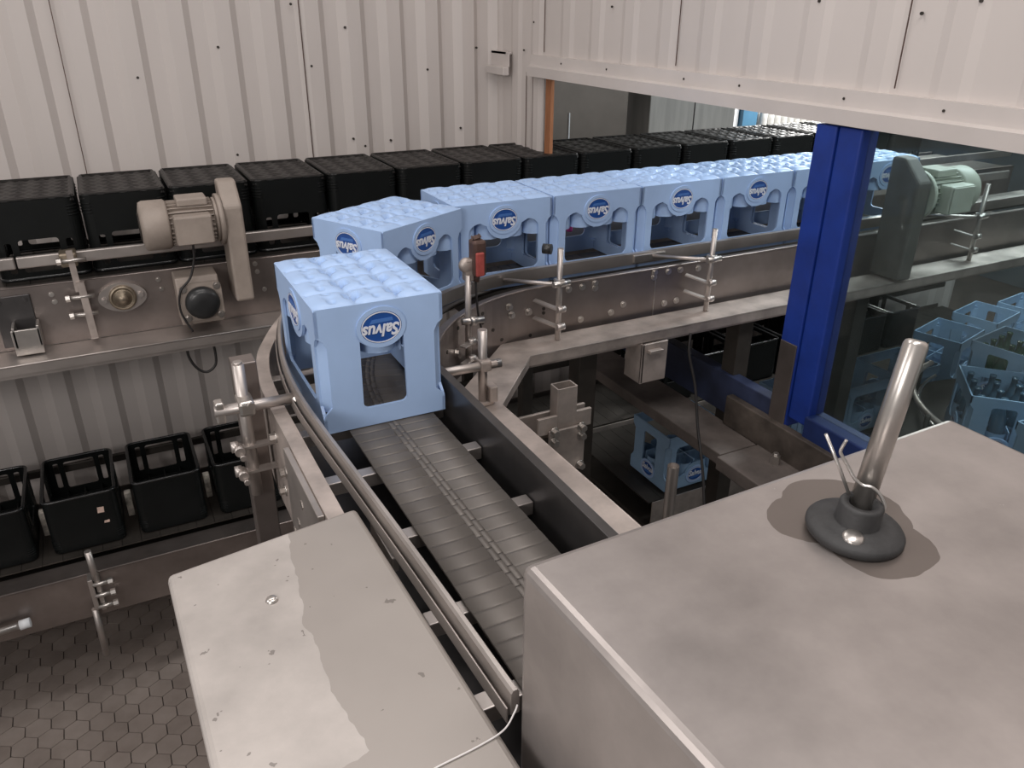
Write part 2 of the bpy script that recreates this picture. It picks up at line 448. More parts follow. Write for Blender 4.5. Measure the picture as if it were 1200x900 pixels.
# ================================================================== BLUE BOTTLE CRATES
L, W, H = .360, .29, .295
def text_mesh(body, size, shear=.25):
    cu = bpy.data.curves.new('t', 'FONT'); cu.body = body; cu.size = size; cu.shear = shear
    cu.align_x = 'CENTER'; cu.align_y = 'CENTER'; cu.extrude = .0012; cu.offset = .0009; cu.resolution_u = 3
    o = bpy.data.objects.new('t', cu); C.objects.link(o)
    dg = bpy.context.evaluated_depsgraph_get(); dg.update()
    me = bpy.data.meshes.new_from_object(o.evaluated_get(dg))
    bpy.data.objects.remove(o); return me
TXT = text_mesh('Salvus', .034)

def side_outline(half, inset):
    """silhouette of a crate side as it stands upside down: wide band on top, notched posts, flared rim below"""
    h = half
    right = [(h, .0), (h, .036), (h-inset*.35, .048), (h-inset, .062), (h-inset, .205), (h-inset*.6, .222), (h, .232), (h, H-.004), (h-.004, H)]
    left = [(-u, v) for u, v in reversed(right)]
    return right + left
def long_hole():
    a = L/2-.050; pts = []
    pts += [(a, .080), (a, .197)]
    for k in range(1, 7):
        t = k/6*PI/2; pts.append((a-.042+.042*math.cos(t), .197+.034*math.sin(t)))
    # dip round the badge
    for k in range(0, 13):
        t = math.radians(12+ (156)*k/12)
        pts.append((.066*math.cos(t), .232-.060*math.sin(t)))
    for k in range(6, 0, -1):
        t = k/6*PI/2; pts.append((-(a-.042+.042*math.cos(t)), .197+.034*math.sin(t)))
    pts += [(-a, .197), (-a, .080)]
    for k in range(1, 5):
        t = math.radians(180+90*k/4); pts.append((-a+.02+.02*math.cos(t), .080+.02*math.sin(t)))
    for k in range(0, 4):
        t = math.radians(270+90*k/4); pts.append((a-.02+.02*math.cos(t), .080+.02*math.sin(t)))
    return pts
def short_hole():
    pts = rrect(-.052, .052, .045, .20, .014)
    out = []
    for u, v in pts:
        out.append((u, v))
    # concave top that follows the badge ring
    body = [p for p in out if p[1] < .18]
    topc = []
    for k in range(0, 9):
        t = math.radians(38+104*k/8); topc.append((.064*math.cos(t), .239-.050*math.sin(t)))
    i = max(range(len(body)), key=lambda q: (body[q][0] > 0, body[q][1]))
    bl = [p for p in body if True]
    right = [p for p in bl if p[0] > 0]; left = [p for p in bl if p[0] <= 0]
    right.sort(key=lambda p: (p[1], p[0])); left.sort(key=lambda p: (-p[1], p[0]))
    return right + topc + left
def badge_parts(root, centre, normal, name='badge'):
    """oval badge with a raised ring, a pale bar and upside-down lettering; normal is +-x or +-y"""
    n = Vector(normal); up = Vector((0,0,1)); r = up.cross(n)        # r points to the viewer's right
    def P(u, v, w): return Vector(centre) + r*u + up*v + n*w
    ell = lambda a, b, k=40: [(a*math.cos(2*PI*i/k), b*math.sin(2*PI*i/k)) for i in range(k)]
    m = MB(); m.plate(ell(.047,.0375), [], .0025, lambda u, v, w: P(u, v, w-.0005)); b = m.build(name, MT['badge_blue'], root, local=True)
    m = MB(); m.plate(ell(.0565,.0475), [ell(.047,.0375)], .007, lambda u, v, w: P(u, v, w-.004)); m.build('badge_rim', MT['blue_plastic'], b, local=True)
    m = MB(); m.plate(ell(.0455,.036), [ell(.0432,.0337)], .0012, lambda u, v, w: P(u, v, w+.002)); m.build('badge_outline', MT['badge_white'], b, local=True)
    m = MB(); m.plate([(-.026,.010),(.028,.012),(.026,.020),(-.020,.019)], [], .001, lambda u, v, w: P(u, v, w+.002)); m.build('badge_bar', MT['badge_light'], b, local=True)
    me = TXT.copy()
    for v in me.vertices:
        u, w_, z = -v.co.x*1.02, -v.co.y*1.15, v.co.z                # turned half round
        v.co = P(u, w_-.006, .0025+z)
    me.materials.clear(); me.materials.append(MT['badge_white'])
    o = bpy.data.objects.new('lettering', me); C.objects.link(o); o.parent = b
def heightfield(m, x0, x1, y0, y1, nx, ny, fn):
    V = [[m.bm.verts.new((x0+(x1-x0)*i/nx, y0+(y1-y0)*j/ny, fn(x0+(x1-x0)*i/nx, y0+(y1-y0)*j/ny))) for i in range(nx+1)] for j in range(ny+1)]
    for j in range(ny):
        for i in range(nx):
            ff = m.bm.faces.new((V[j][i], V[j][i+1], V[j+1][i+1], V[j+1][i])); ff.smooth = True
def make_blue_crate(mat):
    root = thing('bottle_crate', 'x', 'crate', (0,0,0), local=True)
    t = .007
    m = MB(); hl = long_hole(); hs = short_hole(); ins = .022
    ol = side_outline(L/2, ins); os_ = side_outline(W/2, ins)
    m.plate(ol, [hl], t, lambda u, v, w: (u, -W/2+w, v)); m.plate(ol, [hl], t, lambda u, v, w: (u, W/2-w, v))
    m.plate(os_, [hs], t, lambda u, v, w: (-L/2+w, u, v)); m.plate(os_, [hs], t, lambda u, v, w: (L/2-w, u, v))
    for sx in (-1, 1):
        for sy in (-1, 1):                                           # chamfered corner posts between the notches
            a = Vector((sx*(L/2-ins-.001), sy*(W/2-.004), .135)); b = Vector((sx*(L/2-.004), sy*(W/2-ins-.001), .135))
            d = (b-a).normalized(); c = (a+b)/2 - Vector((sx*.002, sy*.002, 0))
            m.bar(c-d*.017, c+d*.017, .006, .175)
            for z0, z1 in ((.040, .062), (.205, .236)):              # ledges where rim and band step out
                zz = z0 if z0 < .1 else z1
                m.plate([(sx*L/2-sx*ins*1.3, sy*W/2), (sx*L/2, sy*W/2-sy*ins*1.3), (sx*(L/2-.001), sy*(W/2-.001))], [], .004, lambda u, v, w: (u, v, (.036 if zz < .1 else .232)+w-.002))
    m.build('crate_wall', mat, root, local=True)
    # closed end with its twelve cups, seen from below
    px, py = L/4, W/3
    def hf(x, y):
        if abs(x) > L/2-.006 or abs(y) > W/2-.006: return H+.0
        cx = (math.floor(x/px)+.5)*px; cy = (math.floor((y+W/2)/py)+.5)*py-W/2
        dx, dy = (x-cx)/(px/2), (y-cy)/(py/2)
        dome = max(0, (1-dx**4))*max(0, (1-dy**4))
        r = math.hypot(x-cx, y-cy)
        slot = 1.8 if (abs(dx) < .34 and .60 < abs(dy) < .93 and abs(y+dy*.0) < W/2-.02 and abs(y) < W/2-.03) else (.8 if abs(dy) < .15 and .4 < abs(dx) < .7 else 0)
        return H-.005 + .014*dome**.7 - .006*math.exp(-(r/.013)**2) - .016*slot
    m = MB(); heightfield(m, -L/2+.002, L/2-.002, -W/2+.002, W/2-.002, 72, 57, hf)
    m.build('base_grid', mat, root, local=True)
    m = MB()
    for i in range(4):
        for j in range(3):
            cx = (i-1.5)*px*.985; cy = (j-1)*py*.97
            m.cyl((cx, cy, .172), (cx, cy, H-.012), .0435, 14, caps=False)
    m.box(-.004, .004, -W/2+.02, W/2-.02, .165, H-.012); m.box(-L/2+.02, L/2-.02, -.050, -.046, .165, H-.012); m.box(-L/2+.02, L/2-.02, .046, .050, .165, H-.012)
    m.build('divider', mat, root, local=True)
    for c, n in (((0,-W/2,.236), (0,-1,0)), ((0,W/2,.236), (0,1,0)), ((-L/2,0,.236), (-1,0,0)), ((L/2,0,.236), (1,0,0))):
        badge_parts(root, c, n)
    return root
ORD = ['first','second','third','fourth','fifth','sixth','seventh','eighth','ninth','tenth','eleventh','twelfth','thirteenth','fourteenth','fifteenth']
BELT = -.872
crate0 = make_blue_crate(MT['blue_plastic'])
def put(o, x, y, z, rz, label, group=None, flip=False):
    o.location = (x, y, z+Z0); o.rotation_euler = (PI if flip else 0, 0, rz)
    o['label'] = label
    if group: o['group'] = group
    elif 'group' in o: del o['group']
    return o
GB = 'upside-down blue crates on the upper conveyor'
put(crate0, .489, 1.760, BELT, PI/2 - math.radians(.3), 'upside-down light blue bottle crate alone on the grey slat belt', GB)
crate0.scale = (1.07, 1.0, 1)
c = copy_tree(crate0); c.scale = (1,1,1)
put(c, .772, 2.325, BELT, math.radians(28), 'upside-down light blue crate turned askew where the conveyor bends', GB)
rowlab = ['upside-down light blue crate first in the straight row, behind the red sensor',
 'upside-down light blue crate second in the row, pink cap seen through it',
 'upside-down light blue crate third in the straight row after the bend',
 'upside-down light blue crate fourth in the row, last one clear of the blue post',
 'upside-down light blue crate half hidden by the blue post',
 'upside-down light blue crate behind the glass, beside the dark gear motor']
for i in range(6):
    c = copy_tree(crate0); c.scale = (1,1,1)
    put(c, 1.165+i*.3668, 2.457, BELT, 0, rowlab[i], GB)

# ================================================================== BLACK CRATES
BL, BW, BH = .45, .310, .30          # depth, width, height; local frame upright, open on top
def make_black_crate(solid_front=False, sill=.146):
    root = thing('beverage_crate', 'x', 'crate', (0,0,0), local=True)
    t = .008; R = .035
    def wall_holes(half):
        s = half/.159
        return [rrect(-.070*s, .070*s, sill, .272, .012), rrect(.094*s, .118*s, sill+.008, .272, .008), rrect(-.118*s, -.094*s, sill+.008, .272, .008),
                ]
    m = MB()
    def outl(h): return [(-h, .0), (h, .0), (h, BH), (-h, BH)]
    hw, hl = BW/2-R, BL/2-R
    def scaled(half, k): return [[(u*k, v) for u, v in q] for q in wall_holes(.159)]
    m.plate(outl(hw), [] if solid_front else scaled(hw, .98), t, lambda u, v, w: (u, -BL/2+w, v)); m.plate(outl(hw), scaled(hw, .98), t, lambda u, v, w: (u, BL/2-w, v))
    m.plate(outl(hl), scaled(hl, 1.4), t, lambda u, v, w: (-BW/2+w, u, v)); m.plate(outl(hl), scaled(hl, 1.4), t, lambda u, v, w: (BW/2-w, u, v))
    for sx, sy, a in ((1,1,0), (-1,1,90), (-1,-1,180), (1,-1,270)):
        ring = arc(0, 0, 1, a, a+90, 6); cx, cy = sx*(BW/2-R), sy*(BL/2-R)
        for k in range(6):
            for (r0, r1) in ((R, R-t),):
                (x0, y0), (x1, y1) = ring[k], ring[k+1]
                q = [(cx+r0*x0, cy+r0*y0), (cx+r0*x1, cy+r0*y1), (cx+r1*x1, cy+r1*y1), (cx+r1*x0, cy+r1*y0)]
                m.prism(q, 0, BH)
        for z in (.030, .042, .054, .066):                           # moulded ribs at the corners
            pts = [(cx+(R+.001)*x, cy+(R+.001)*y, z) for x, y in ring]; m.tube(pts, .0025, 5)
    m.build('crate_wall', MT['black_plastic'], root, local=True)
    m = MB()                                                         # rounded rim round the open top
    rim = []
    for sx, sy, a in ((1,1,0), (-1,1,90), (-1,-1,180), (1,-1,270)):
        rim += [(sx*(BW/2-R)+(R-.003)*math.cos(math.radians(a+15*k)), sy*(BL/2-R)+(R-.003)*math.sin(math.radians(a+15*k)), BH-.004) for k in range(7)]
    m.tube(rim, .008, 8, closed=True); m.build('crate_rim', MT['black_rim'], root, local=True)
    def hf(x, y):
        px, py = BW/4, BL/6
        cx = (math.floor(x/px)+.5)*px; cy = (math.floor(y/py)+.5)*py
        r = math.hypot(x-cx, y-cy)/.034
        e = 0 if (abs(x) < BW/2-.012 and abs(y) < BL/2-.012) else 1
        h = .004*math.cos(r*5.5)*max(0, 1-r*.4)
        if abs(abs(x)-(BW/2-.014)) < .006 or abs(abs(y)-(BL/2-.014)) < .006: h = .007
        cr = math.hypot(max(0, abs(x)-(BW/2-R)), max(0, abs(y)-(BL/2-R)))
        if cr > R-.004: h = -.012
        return -h
    m = MB(); heightfield(m, -BW/2+.004, BW/2-.004, -BL/2+.004, BL/2-.004, 48, 64, hf)
    m.build('base_grid', MT['black_lattice'], root, local=True)
    m = MB()
    for i in (-1, 0, 1): m.box(i*BW/4-.003, i*BW/4+.003, -BL/2+.012, BL/2-.012, .01, .10)
    for j in (-2, -1, 0, 1, 2): m.box(-BW/2+.012, BW/2-.012, j*BL/6-.003, j*BL/6+.003, .01, .10)
    m.build('divider', MT['black_plastic'], root, local=True)
    return root
UB = -.976
joints = [-.089+.3232*(i-2) for i in range(18)]
black0 = make_black_crate()
GU = 'upside-down black crates along the corrugated wall'
uplab = {0:'upside-down black crate cut by the picture edge, beside the pale gear motor conveyor start',}
first = True; k = 0
names_up = []
for i in range(1, len(joints)-1):
    o = black0 if first else copy_tree(black0); first = False
    xc = (joints[i]+joints[i+1])/2
    if i == 1: lab = 'upside-down black crate at the near end of the upper row'
    elif i == 2: lab = 'upside-down black crate second in the row, just before the pale gear motor'
    elif i == 3: lab = 'upside-down black crate third in the row, directly behind the pale gear motor'
    else: lab = 'upside-down black crate %s past the pale gear motor in the upper row' % ORD[i-4]
    put(o, xc, 3.455+BL/2, UB+BH+.007, 0, lab, GU, flip=True)

# lower row of upright black crates
LB = -2.215
GLB = 'upright black crates on the lower conveyor'
lowx = [(-.70, 'upright black crate cut off at the end of the lower conveyor, beside the stickered one'),
        (-.345, 'upright black crate with a small pale sticker on its front'),
        (.012, 'upright black crate between the stickered crate and the upright steel post'),
        (.365, 'upright black crate half hidden behind the upright steel post'),]
low0 = make_black_crate(True, .112); firstlow = True
for x, lab in lowx:
    o = low0 if firstlow else copy_tree(low0); firstlow = False; put(o, x, 3.42+BL/2-.01, LB+.008, 0, lab, GLB); o.scale = (.94, .9, .88)
    if 'sticker on' in lab: stick = o
for i, x in enumerate((2.92, 3.26, 3.60, 3.94, 4.28, 4.62, 4.96)):
    o = copy_tree(low0) if i else copy_tree(black0); put(o, x, 3.43+BL/2-.01, LB+.010, 0, 'upright black crate %s along the lower conveyor beyond the blue sill' % ORD[i], GLB); o.scale = (.98, .9, .88)

m = MB(); m.plate([(-.014,-.016),(.014,-.018),(.016,.014),(-.012,.016)], [], .002, lambda u, v, w: (.075+u, -BL/2-w, .20+v)); m.build('sticker', MT['sticker'], stick, local=True)
m = MB(); m.plate([(-.012,-.006),(.012,-.006),(.012,.008),(-.01,.006)], [], .002, lambda u, v, w: (.09+u, -BL/2-w, .125+v)); m.build('sticker', MT['sticker'], stick, local=True)
# ================================================================== UPPER CONVEYOR BY THE WALL
cv = thing('crate_conveyor', 'steel conveyor along the wall carrying upside-down black crates', 'conveyor', (0,3.7,-2.95))
X0, X1 = -1.35, 5.6
m = MB(); m.box(X0, X1, 3.350, 3.356, -1.205, -.965); m.box(X0, X1, 3.350, 3.375, -.967, -.963); m.cyl((X0,3.352,-.965), (X1,3.352,-.965), .0035, 12); m.build('side_plate', MT['steel_plate'], cv)
m = MB(); m.box(X0, X1, 3.985, 3.991, -1.205, -.965); m.build('side_plate', MT['steel_plate'], cv)
def slats(m, x0, x1, y0, y1, z, step=.04, gap=.002):
    x = x0
    while x < x1:
        m.box(x, x+step-gap, y0, y1, z-.006, z); x += step
m = MB(); slats(m, X0, X1, 3.40, 3.95, UB-.001, .08); m.build('belt', MT['dark_metal'], cv)
m = MB(); m.box(X0, X1, 3.36, 3.98, -1.05, -1.03); m.build('bed_plate', MT['dark_metal'], cv)
for xa, xb in ((X0, -.339), (-.333, X1)):
    m = MB(); m.box(xa, xb, 3.385, 3.408, -.905, -.86, .005); m.build('guide_rail', MT['steel'], cv)
m = MB(); m.box(X0, X1, 3.99, 4.005, -.985, -.965, .003); m.build('guide_rail', MT['dark_metal'], cv)
def c_beam(m, xa, xb, y0, y1, z0, z1):
    m.box(xa, xb, y0, y1, z1-.006, z1, .001); m.box(xa, xb, y0, y0+.006, z0+.016, z1-.006); m.box(xa, xb, y0+.008, y0+.014, z0, z1-.006)
m = MB(); c_beam(m, X0, .62, 3.19, 3.349, -1.262, -1.207); m.cyl((X0,3.192,-1.210), (.62,3.192,-1.210), .004, 12); m.build('support_beam', MT['steel'], cv)
for x in (-1.2, 1.75, 4.2):
    if x < 2: m = MB(); m.box(x-.03, x+.03, 3.20, 3.255, -2.95, -1.215, .003); m.build('leg', MT['dark_metal'], cv)
    m = MB(); m.box(x-.03, x+.03, 3.94, 3.985, -2.95, -1.05, .003); m.build('leg', MT['dark_metal'], cv)
m = MB(); m.box(-1.30, -1.24, 3.25, 3.96, -1.262, -1.205); m.build('cross_bar', MT['steel_dirty'], cv)
# rail post with its clamp
p = MB(); p.bar((-.152,3.332,-.84), (-.150,3.325,-1.00), .022, .012, up=(0,1,0)); p.bar((-.138,3.318,-.96), (-.132,3.31,-1.19), .026, .014, up=(0,1,0), bev=.002)
pp = p.build('rail_post', MT['steel_dirty'], cv)
for z in (-.875, -1.02, -1.09):
    q = MB(); q.cyl((-.19,3.315,z), (-.10,3.315,z), .008, 10); q.cyl((-.20,3.315,z), (-.185,3.315,z), .013, 6); q.build('clamp_bolt', MT['steel_bright'], pp)
q = MB(); q.box(-.19,-.13,3.33,3.40,-.905,-.85,.008); q.build('rail_clamp', MT['brass'], pp)
# flange bearing
def ellipse_flange(a, b, n=32): return [(a*math.copysign(abs(math.cos(2*PI*i/n))**1.3, math.cos(2*PI*i/n)), b*math.sin(2*PI*i/n)) for i in range(n)]
bx, bz = -.005, -1.048
m = MB(); m.plate(ellipse_flange(.088,.060), [], .016, lambda u, v, w: (bx+u, 3.349-w, bz+v))
for s in (-1, 1): m.bolt((bx+s*.066,3.333,bz+s*.004), (0,-1,0), .010, .014)
fb = m.build('flange_bearing', MT['steel'], cv)
m = MB(); m.lathe([(.050,0),(.050,.012),(.044,.018),(.040,.018),(.040,.012),(.030,.012),(.030,.022),(.018,.024),(.018,.034),(0,.036)], (bx,3.334,bz), (0,-1,0)); m.build('bearing_hub', MT['brass'], fb)
# dark cover plate with a hinged bracket
m = MB(); m.box(-.44,-.315,3.340,3.349,-1.19,-.99,.003)
for x in (-.42,-.335): m.bolt((x,3.34,-1.01), (0,-1,0), .007)
cp = m.build('cover_plate', MT['steel_dark'], cv)
m = MB(); m.box(-.40,-.305,3.27,3.339,-1.18,-1.165,.003); m.box(-.40,-.305,3.262,3.272,-1.20,-1.10,.003); m.box(-.395,-.385,3.262,3.339,-1.17,-1.09,.002); m.box(-.315,-.305,3.262,3.339,-1.17,-1.09,.002); m.build('hinge_bracket', MT['steel_bright'], cp)
for (x, z) in ((-.245,-1.005),(-.240,-1.035),(.135,-1.0),(.14,-1.04),(.515,-.985),(.52,-1.02),(.54,-1.10)):
    m = MB(); m.bolt((x,3.35,z), (0,-1,0), .007, .007); m.build('bolt', MT['steel_bright'], cv)

# gear motors -----------------------------------------------------------------
def gear_motor(P, side, output, mats, label):
    """P = lower front corner of the housing; side = -1 motor towards -x, +1 towards +x"""
    g = thing('gear_motor', label, 'motor', (P[0], P[1]+.07, P[2]))
    ox, oy, oz = P
    X = lambda a: ox+a*side
    def bx_(m, a0, a1, y0, y1, z0, z1, bev=0):
        m.box(min(X(a0), X(a1)), max(X(a0), X(a1)), oy+y0, oy+y1, oz+z0, oz+z1, bev)
    m = MB(); m.prism_x([(oy,oz),(oy,oz+.385),(oy+.085,oz+.47),(oy+.145,oz+.47),(oy+.145,oz)], min(ox, X(-.072)), max(ox, X(-.072)), .010); m.build('gear_housing', mats[0], g)
    cy, cz = oy+.075, oz+.325
    m = MB(); m.cyl((X(0),cy,cz), (X(.018),cy,cz), .098, 28); m.cyl((X(.018),cy,cz), (X(.030),cy,cz), .085, 28); m.build('motor_flange', mats[1], g)
    m = MB(); m.cyl((X(.03),cy,cz), (X(.20),cy,cz), .074, 28)
    for k in range(28):
        a = 2*PI*k/28
        m.bar((X(.035), cy+.079*math.cos(a), cz+.079*math.sin(a)), (X(.195), cy+.079*math.cos(a), cz+.079*math.sin(a)), .003, .016, up=(0, math.cos(a), math.sin(a)))
    m.build('motor_body', mats[1], g)
    m = MB(); m.lathe([(0,0),(.060,0),(.088,.006),(.094,.018),(.094,.092),(.088,.10),(0,.10)], (X(.297),cy,cz), (-side,0,0), 32); fc = m.build('fan_cover', mats[1], g)
    m = MB()
    for r_ in (.018,.034,.050): m.tube([(X(.2985), cy+r_*math.cos(2*PI*k/24), cz+r_*math.sin(2*PI*k/24)) for k in range(24)], .003, 6, closed=True)
    m.build('fan_grille', MT['dark_metal'], fc)
    m = MB(); bx_(m, .05, .185, -.055, .005, .265, .375, .008); tb = m.build('terminal_box', mats[1], g)
    m = MB(); bx_(m, .055, .180, -.060, -.055, .27, .37, .002); m.build('box_lid', mats[1], tb)
    m = MB(); bx_(m, .05, .16, .02, .12, .395, .425, .006); m.build('name_plate_block', mats[1], g)
    # output gear unit with its black cap
    if not output: return g
    m = MB(); m.prism_x([(oy+.145,oz-.07),(oy+.01,oz-.07),(oy+.005,oz+.05),(oy+.03,oz+.12),(oy+.145,oz+.12)], min(X(.055),X(.215)), max(X(.055),X(.215)), .006); m.build('output_gear_unit', mats[0], g)
    c2 = (X(.13), oy+.006, oz+.025)
    m = MB(); m.plate(rrect(-.078,.078,-.075,.078,.022), [], .014, lambda u, v, w: (c2[0]+u, c2[1]-w, c2[2]+v)); of = m.build('output_flange', mats[0], g)
    for su in (-1, 1):
        for sv in (-1, 1):
            m = MB(); m.bolt((c2[0]+su*.062, c2[1]-.014, c2[2]+sv*.060), (0,-1,0), .010, .012); m.build('bolt', MT['steel_bright'], of)
    m = MB(); m.lathe([(.064,0),(.066,.012),(.062,.030),(.045,.040),(.020,.043),(0,.043)], (c2[0],c2[1]-.012,c2[2]), (0,-1,0), 28); m.build('shaft_cap', MT['cap_black'], g)
    pts = spline([(X(.13), oy-.02, oz+.262), (X(.135), oy-.012, oz+.20), (X(.16), oy-.015, oz+.13), (X(.205), oy-.02, oz+.08), (X(.215), oy-.02, oz-.0), (X(.185), oy-.025, oz-.085)])
    m = MB(); m.tube(pts, .0045, 8); m.build('motor_cable', MT['cable'], g)
    return g
gear_motor((.402, 3.199, -1.09), -1, True, (MT['motor'], MT['motor']), 'dusty beige gear motor bolted to the conveyor by the wall')
# hanging cable loop
m = MB(); m.tube(spline([(.187,3.24,-1.245),(.190,3.24,-1.31),(.215,3.24,-1.365),(.25,3.24,-1.385),(.285,3.24,-1.36),(.292,3.24,-1.31),(.288,3.24,-1.245)]), .0055, 8)
o = m.build('cable_loop', MT['cable']); tag(o, 'thin dark cable loop hanging under the upper conveyor beam', 'cable')

# ================================================================== LOWER CONVEYOR BY THE WALL
cl = thing('crate_conveyor', 'low steel conveyor along the wall carrying upright black crates', 'conveyor', (0,3.6,-2.95))
X0, X1 = -1.5, 6.0
m = MB(); m.box(X0, X1, 3.28, 3.286, -2.47, -2.245); m.box(X0, X1, 3.28, 3.385, -2.247, -2.241); m.cyl((X0,3.282,-2.245), (X1,3.282,-2.245), .005, 12); m.build('side_plate', MT['steel_plate'], cl)
m = MB(); m.box(X0, X1, 3.90, 3.906, -2.47, -2.20); m.build('side_plate', MT['steel_plate'], cl)
m = MB(); slats(m, X0, X1, 3.39, 3.87, LB-.001, .08); m.build('belt', MT['dark_metal'], cl)
m = MB(); m.box(X0, X1, 3.29, 3.90, -2.44, -2.42); m.build('bed_plate', MT['dark_metal'], cl)
for x in (-1.3, .9, 3.0, 5.4):
    for y in (3.30, 3.84):
        m = MB(); m.box(x, x+.06, y, y+.06, -2.95, -2.42, .003); m.build('leg', MT['steel_dirty'], cl)
p = MB(); p.box(-.375,-.355,3.22,3.279,-2.40,-2.24,.003); p.box(-.350,-.33,3.235,3.279,-2.42,-2.25,.003); jb = p.build('joint_bracket', MT['steel'], cl)
for z in (-2.27,-2.33,-2.39):
    q = MB(); q.cyl((-.36,3.225,z), (-.29,3.225,z), .010, 10); q.cyl((-.30,3.225,z), (-.28,3.225,z), .015, 6); q.build('clamp_bolt', MT['steel_bright'], jb)
p = MB(); p.cyl((-.345,3.235,-2.10), (-.340,3.235,-2.27), .014, 12); p.cyl((-.375,3.235,-2.40), (-.38,3.235,-2.66), .014, 12); p.build('support_rod', MT['steel'], jb)
p = MB(); p.cyl((-1.1,3.245,-2.41), (-.64,3.245,-2.385), .016, 12); pr = p.build('side_pipe', MT['steel'], cl)
p = MB(); p.cyl((-.66,3.245,-2.386), (-.62,3.245,-2.384), .021, 14); p.build('pipe_cap', MT['white_paint'], pr)
for x, w in ((-.52, .02), (-.165, .02), (.19, .02)):
    p = MB(); p.box(x-.014, x+.014, 3.62, 3.66, LB, -2.09, .003); p.build('guide_block', MT['block'], cl)
p = MB(); p.box(X0, X1, 3.88, 3.90, -2.05, -2.01, .004); p.build('guide_rail', MT['dark_metal'], cl)

# ================================================================== BLUE CRATE CONVEYOR WITH ITS BEND
bc = thing('crate_conveyor', 'steel conveyor with a bend carrying upside-down light blue crates', 'conveyor', (.9,1.8,-2.95))
XR = 4.4
# slat chain: straight, bend, straight towards the viewer; two half rows hinged in the middle
def slat_path():
    pts = []; step = .038; cx, cy, R = 1.36, 1.60, .86
    x = XR
    while x > cx: pts.append((x, 2.46, -1, 0)); x -= step
    a = 90.0
    while a < 180: pts.append((cx+R*math.cos(math.radians(a)), cy+R*math.sin(math.radians(a)), -math.sin(math.radians(a)), math.cos(math.radians(a)))); a += math.degrees(step/R)
    y = cy
    while y > .665: pts.append((cx-R, y, 0, -1)); y -= step
    return pts
m = MB()
def slat(m, c, d, nrm, s0, s1, ln, crown, zt):
    """one cambered plate of the chain"""
    prof = [(-.5, 0), (-.36, .72), (-.12, 1), (.12, 1), (.36, .72), (.5, 0)]
    A = [m.bm.verts.new(c + nrm*s0 + d*(t*ln) + Vector((0,0,zt+h*crown))) for t, h in prof]
    B = [m.bm.verts.new(c + nrm*s1 + d*(t*ln) + Vector((0,0,zt+h*crown))) for t, h in prof]
    A2 = [m.bm.verts.new(c + nrm*s0 + d*(t*ln) + Vector((0,0,zt-.004))) for t in (.5, -.5)]
    B2 = [m.bm.verts.new(c + nrm*s1 + d*(t*ln) + Vector((0,0,zt-.004))) for t in (.5, -.5)]
    for k in range(5):
        f = m.bm.faces.new((A[k], A[k+1], B[k+1], B[k])); f.smooth = True
    m.bm.faces.new(A+A2); m.bm.faces.new(B+B2)
    m.bm.faces.new((A[5], A2[0], B2[0], B[5])); m.bm.faces.new((A[0], A2[1], B2[1], B[0])); m.bm.faces.new((A2[0], A2[1], B2[1], B2[0]))
for i, (x, y, tx, ty) in enumerate(slat_path()):
    d = Vector((tx, ty, 0)); nrm = Vector((-ty, tx, 0)); c = Vector((x, y, BELT-.004))
    slat(m, c, d, nrm, -.102, -.012, .0379, .0008, 0); slat(m, c, d, nrm, .012, .102, .0379, .0008, 0)
    slat(m, c+d*.010, d, nrm, -.0118, .0003, .0366, .0010, .0002); slat(m, c-d*.006, d, nrm, .0003, .0118, .0366, .0010, .0)
m.build('slat_belt', MT['slats'], bc)
m = MB()                                                              # wear strips under the slats
pth = [(x, y) for x, y, _, _ in slat_path()]
m.sweep(pth[::3]+[pth[-1]], [(-.085,-.895),(-.07,-.895),(-.07,-.880),(-.085,-.880)]); m.sweep(pth[::3]+[pth[-1]], [(.07,-.895),(.085,-.895),(.085,-.880),(.07,-.880)])
m.build('wear_strip', MT['dark_metal'], bc)
inner = [(XR, 2.15)] + arc(1.24, 1.57, .58, 90, 172, 22)
m = MB(); m.sweep(inner, [(0,-1.02),(0,-.828),(-.022,-.828),(-.022,-.833),(-.006,-.833),(-.006,-1.02)]); m.tube([(x,y,-.829) for x,y in inner], .004, 8); isp = m.build('inner_side_plate', MT['steel_plate'], bc)
m = MB(); m.box(1.68, 1.683, 2.1475, 2.150, -1.01, -.83); m.build('plate_seam', MT['steel_bright'], isp)
for (x, z) in ((1.324,-.852),(1.377,-.851),(1.428,-.845),(1.429,-.862),(1.376,-.967),(1.50,-.962),(1.675,-.841),(1.674,-.858),(1.735,-.846),(1.788,-.847),(1.729,-.964),(1.783,-.962),(1.869,-.852),(1.55,-.94)):
    m = MB(); m.bolt((x,2.150,z), (0,-1,0), .0085, .009); m.build('bolt', MT['steel_bright'], isp)
def on_inner(a): 
    t = math.radians(a); return Vector((1.24+.58*math.cos(t), 1.57+.58*math.sin(t), 0)), Vector((-math.cos(t), -math.sin(t), 0))
for a, z, hole in ((97,-.905,0),(105,-.87,0),(104,-.90,0),(112,-.93,1),(96,-.99,1),(117,-.86,1),(117,-.89,1),(118,-.955,0),(118,-.985,1),(108,-.975,1),(131,-.86,1),(133,-.93,0),(140,-.90,1),(91,-.905,1),(91,-.92,1)):
    P_, nn = on_inner(a)
    m = MB()
    if hole: m.cyl(P_+nn*.0005+Vector((0,0,z)), P_+nn*.002+Vector((0,0,z)), .006, 12); m.build('bolt_hole', MT['dark_metal'], isp)
    else: m.bolt(P_+Vector((0,0,z)), nn, .009, .012); m.build('bolt', MT['steel_bright'], isp)
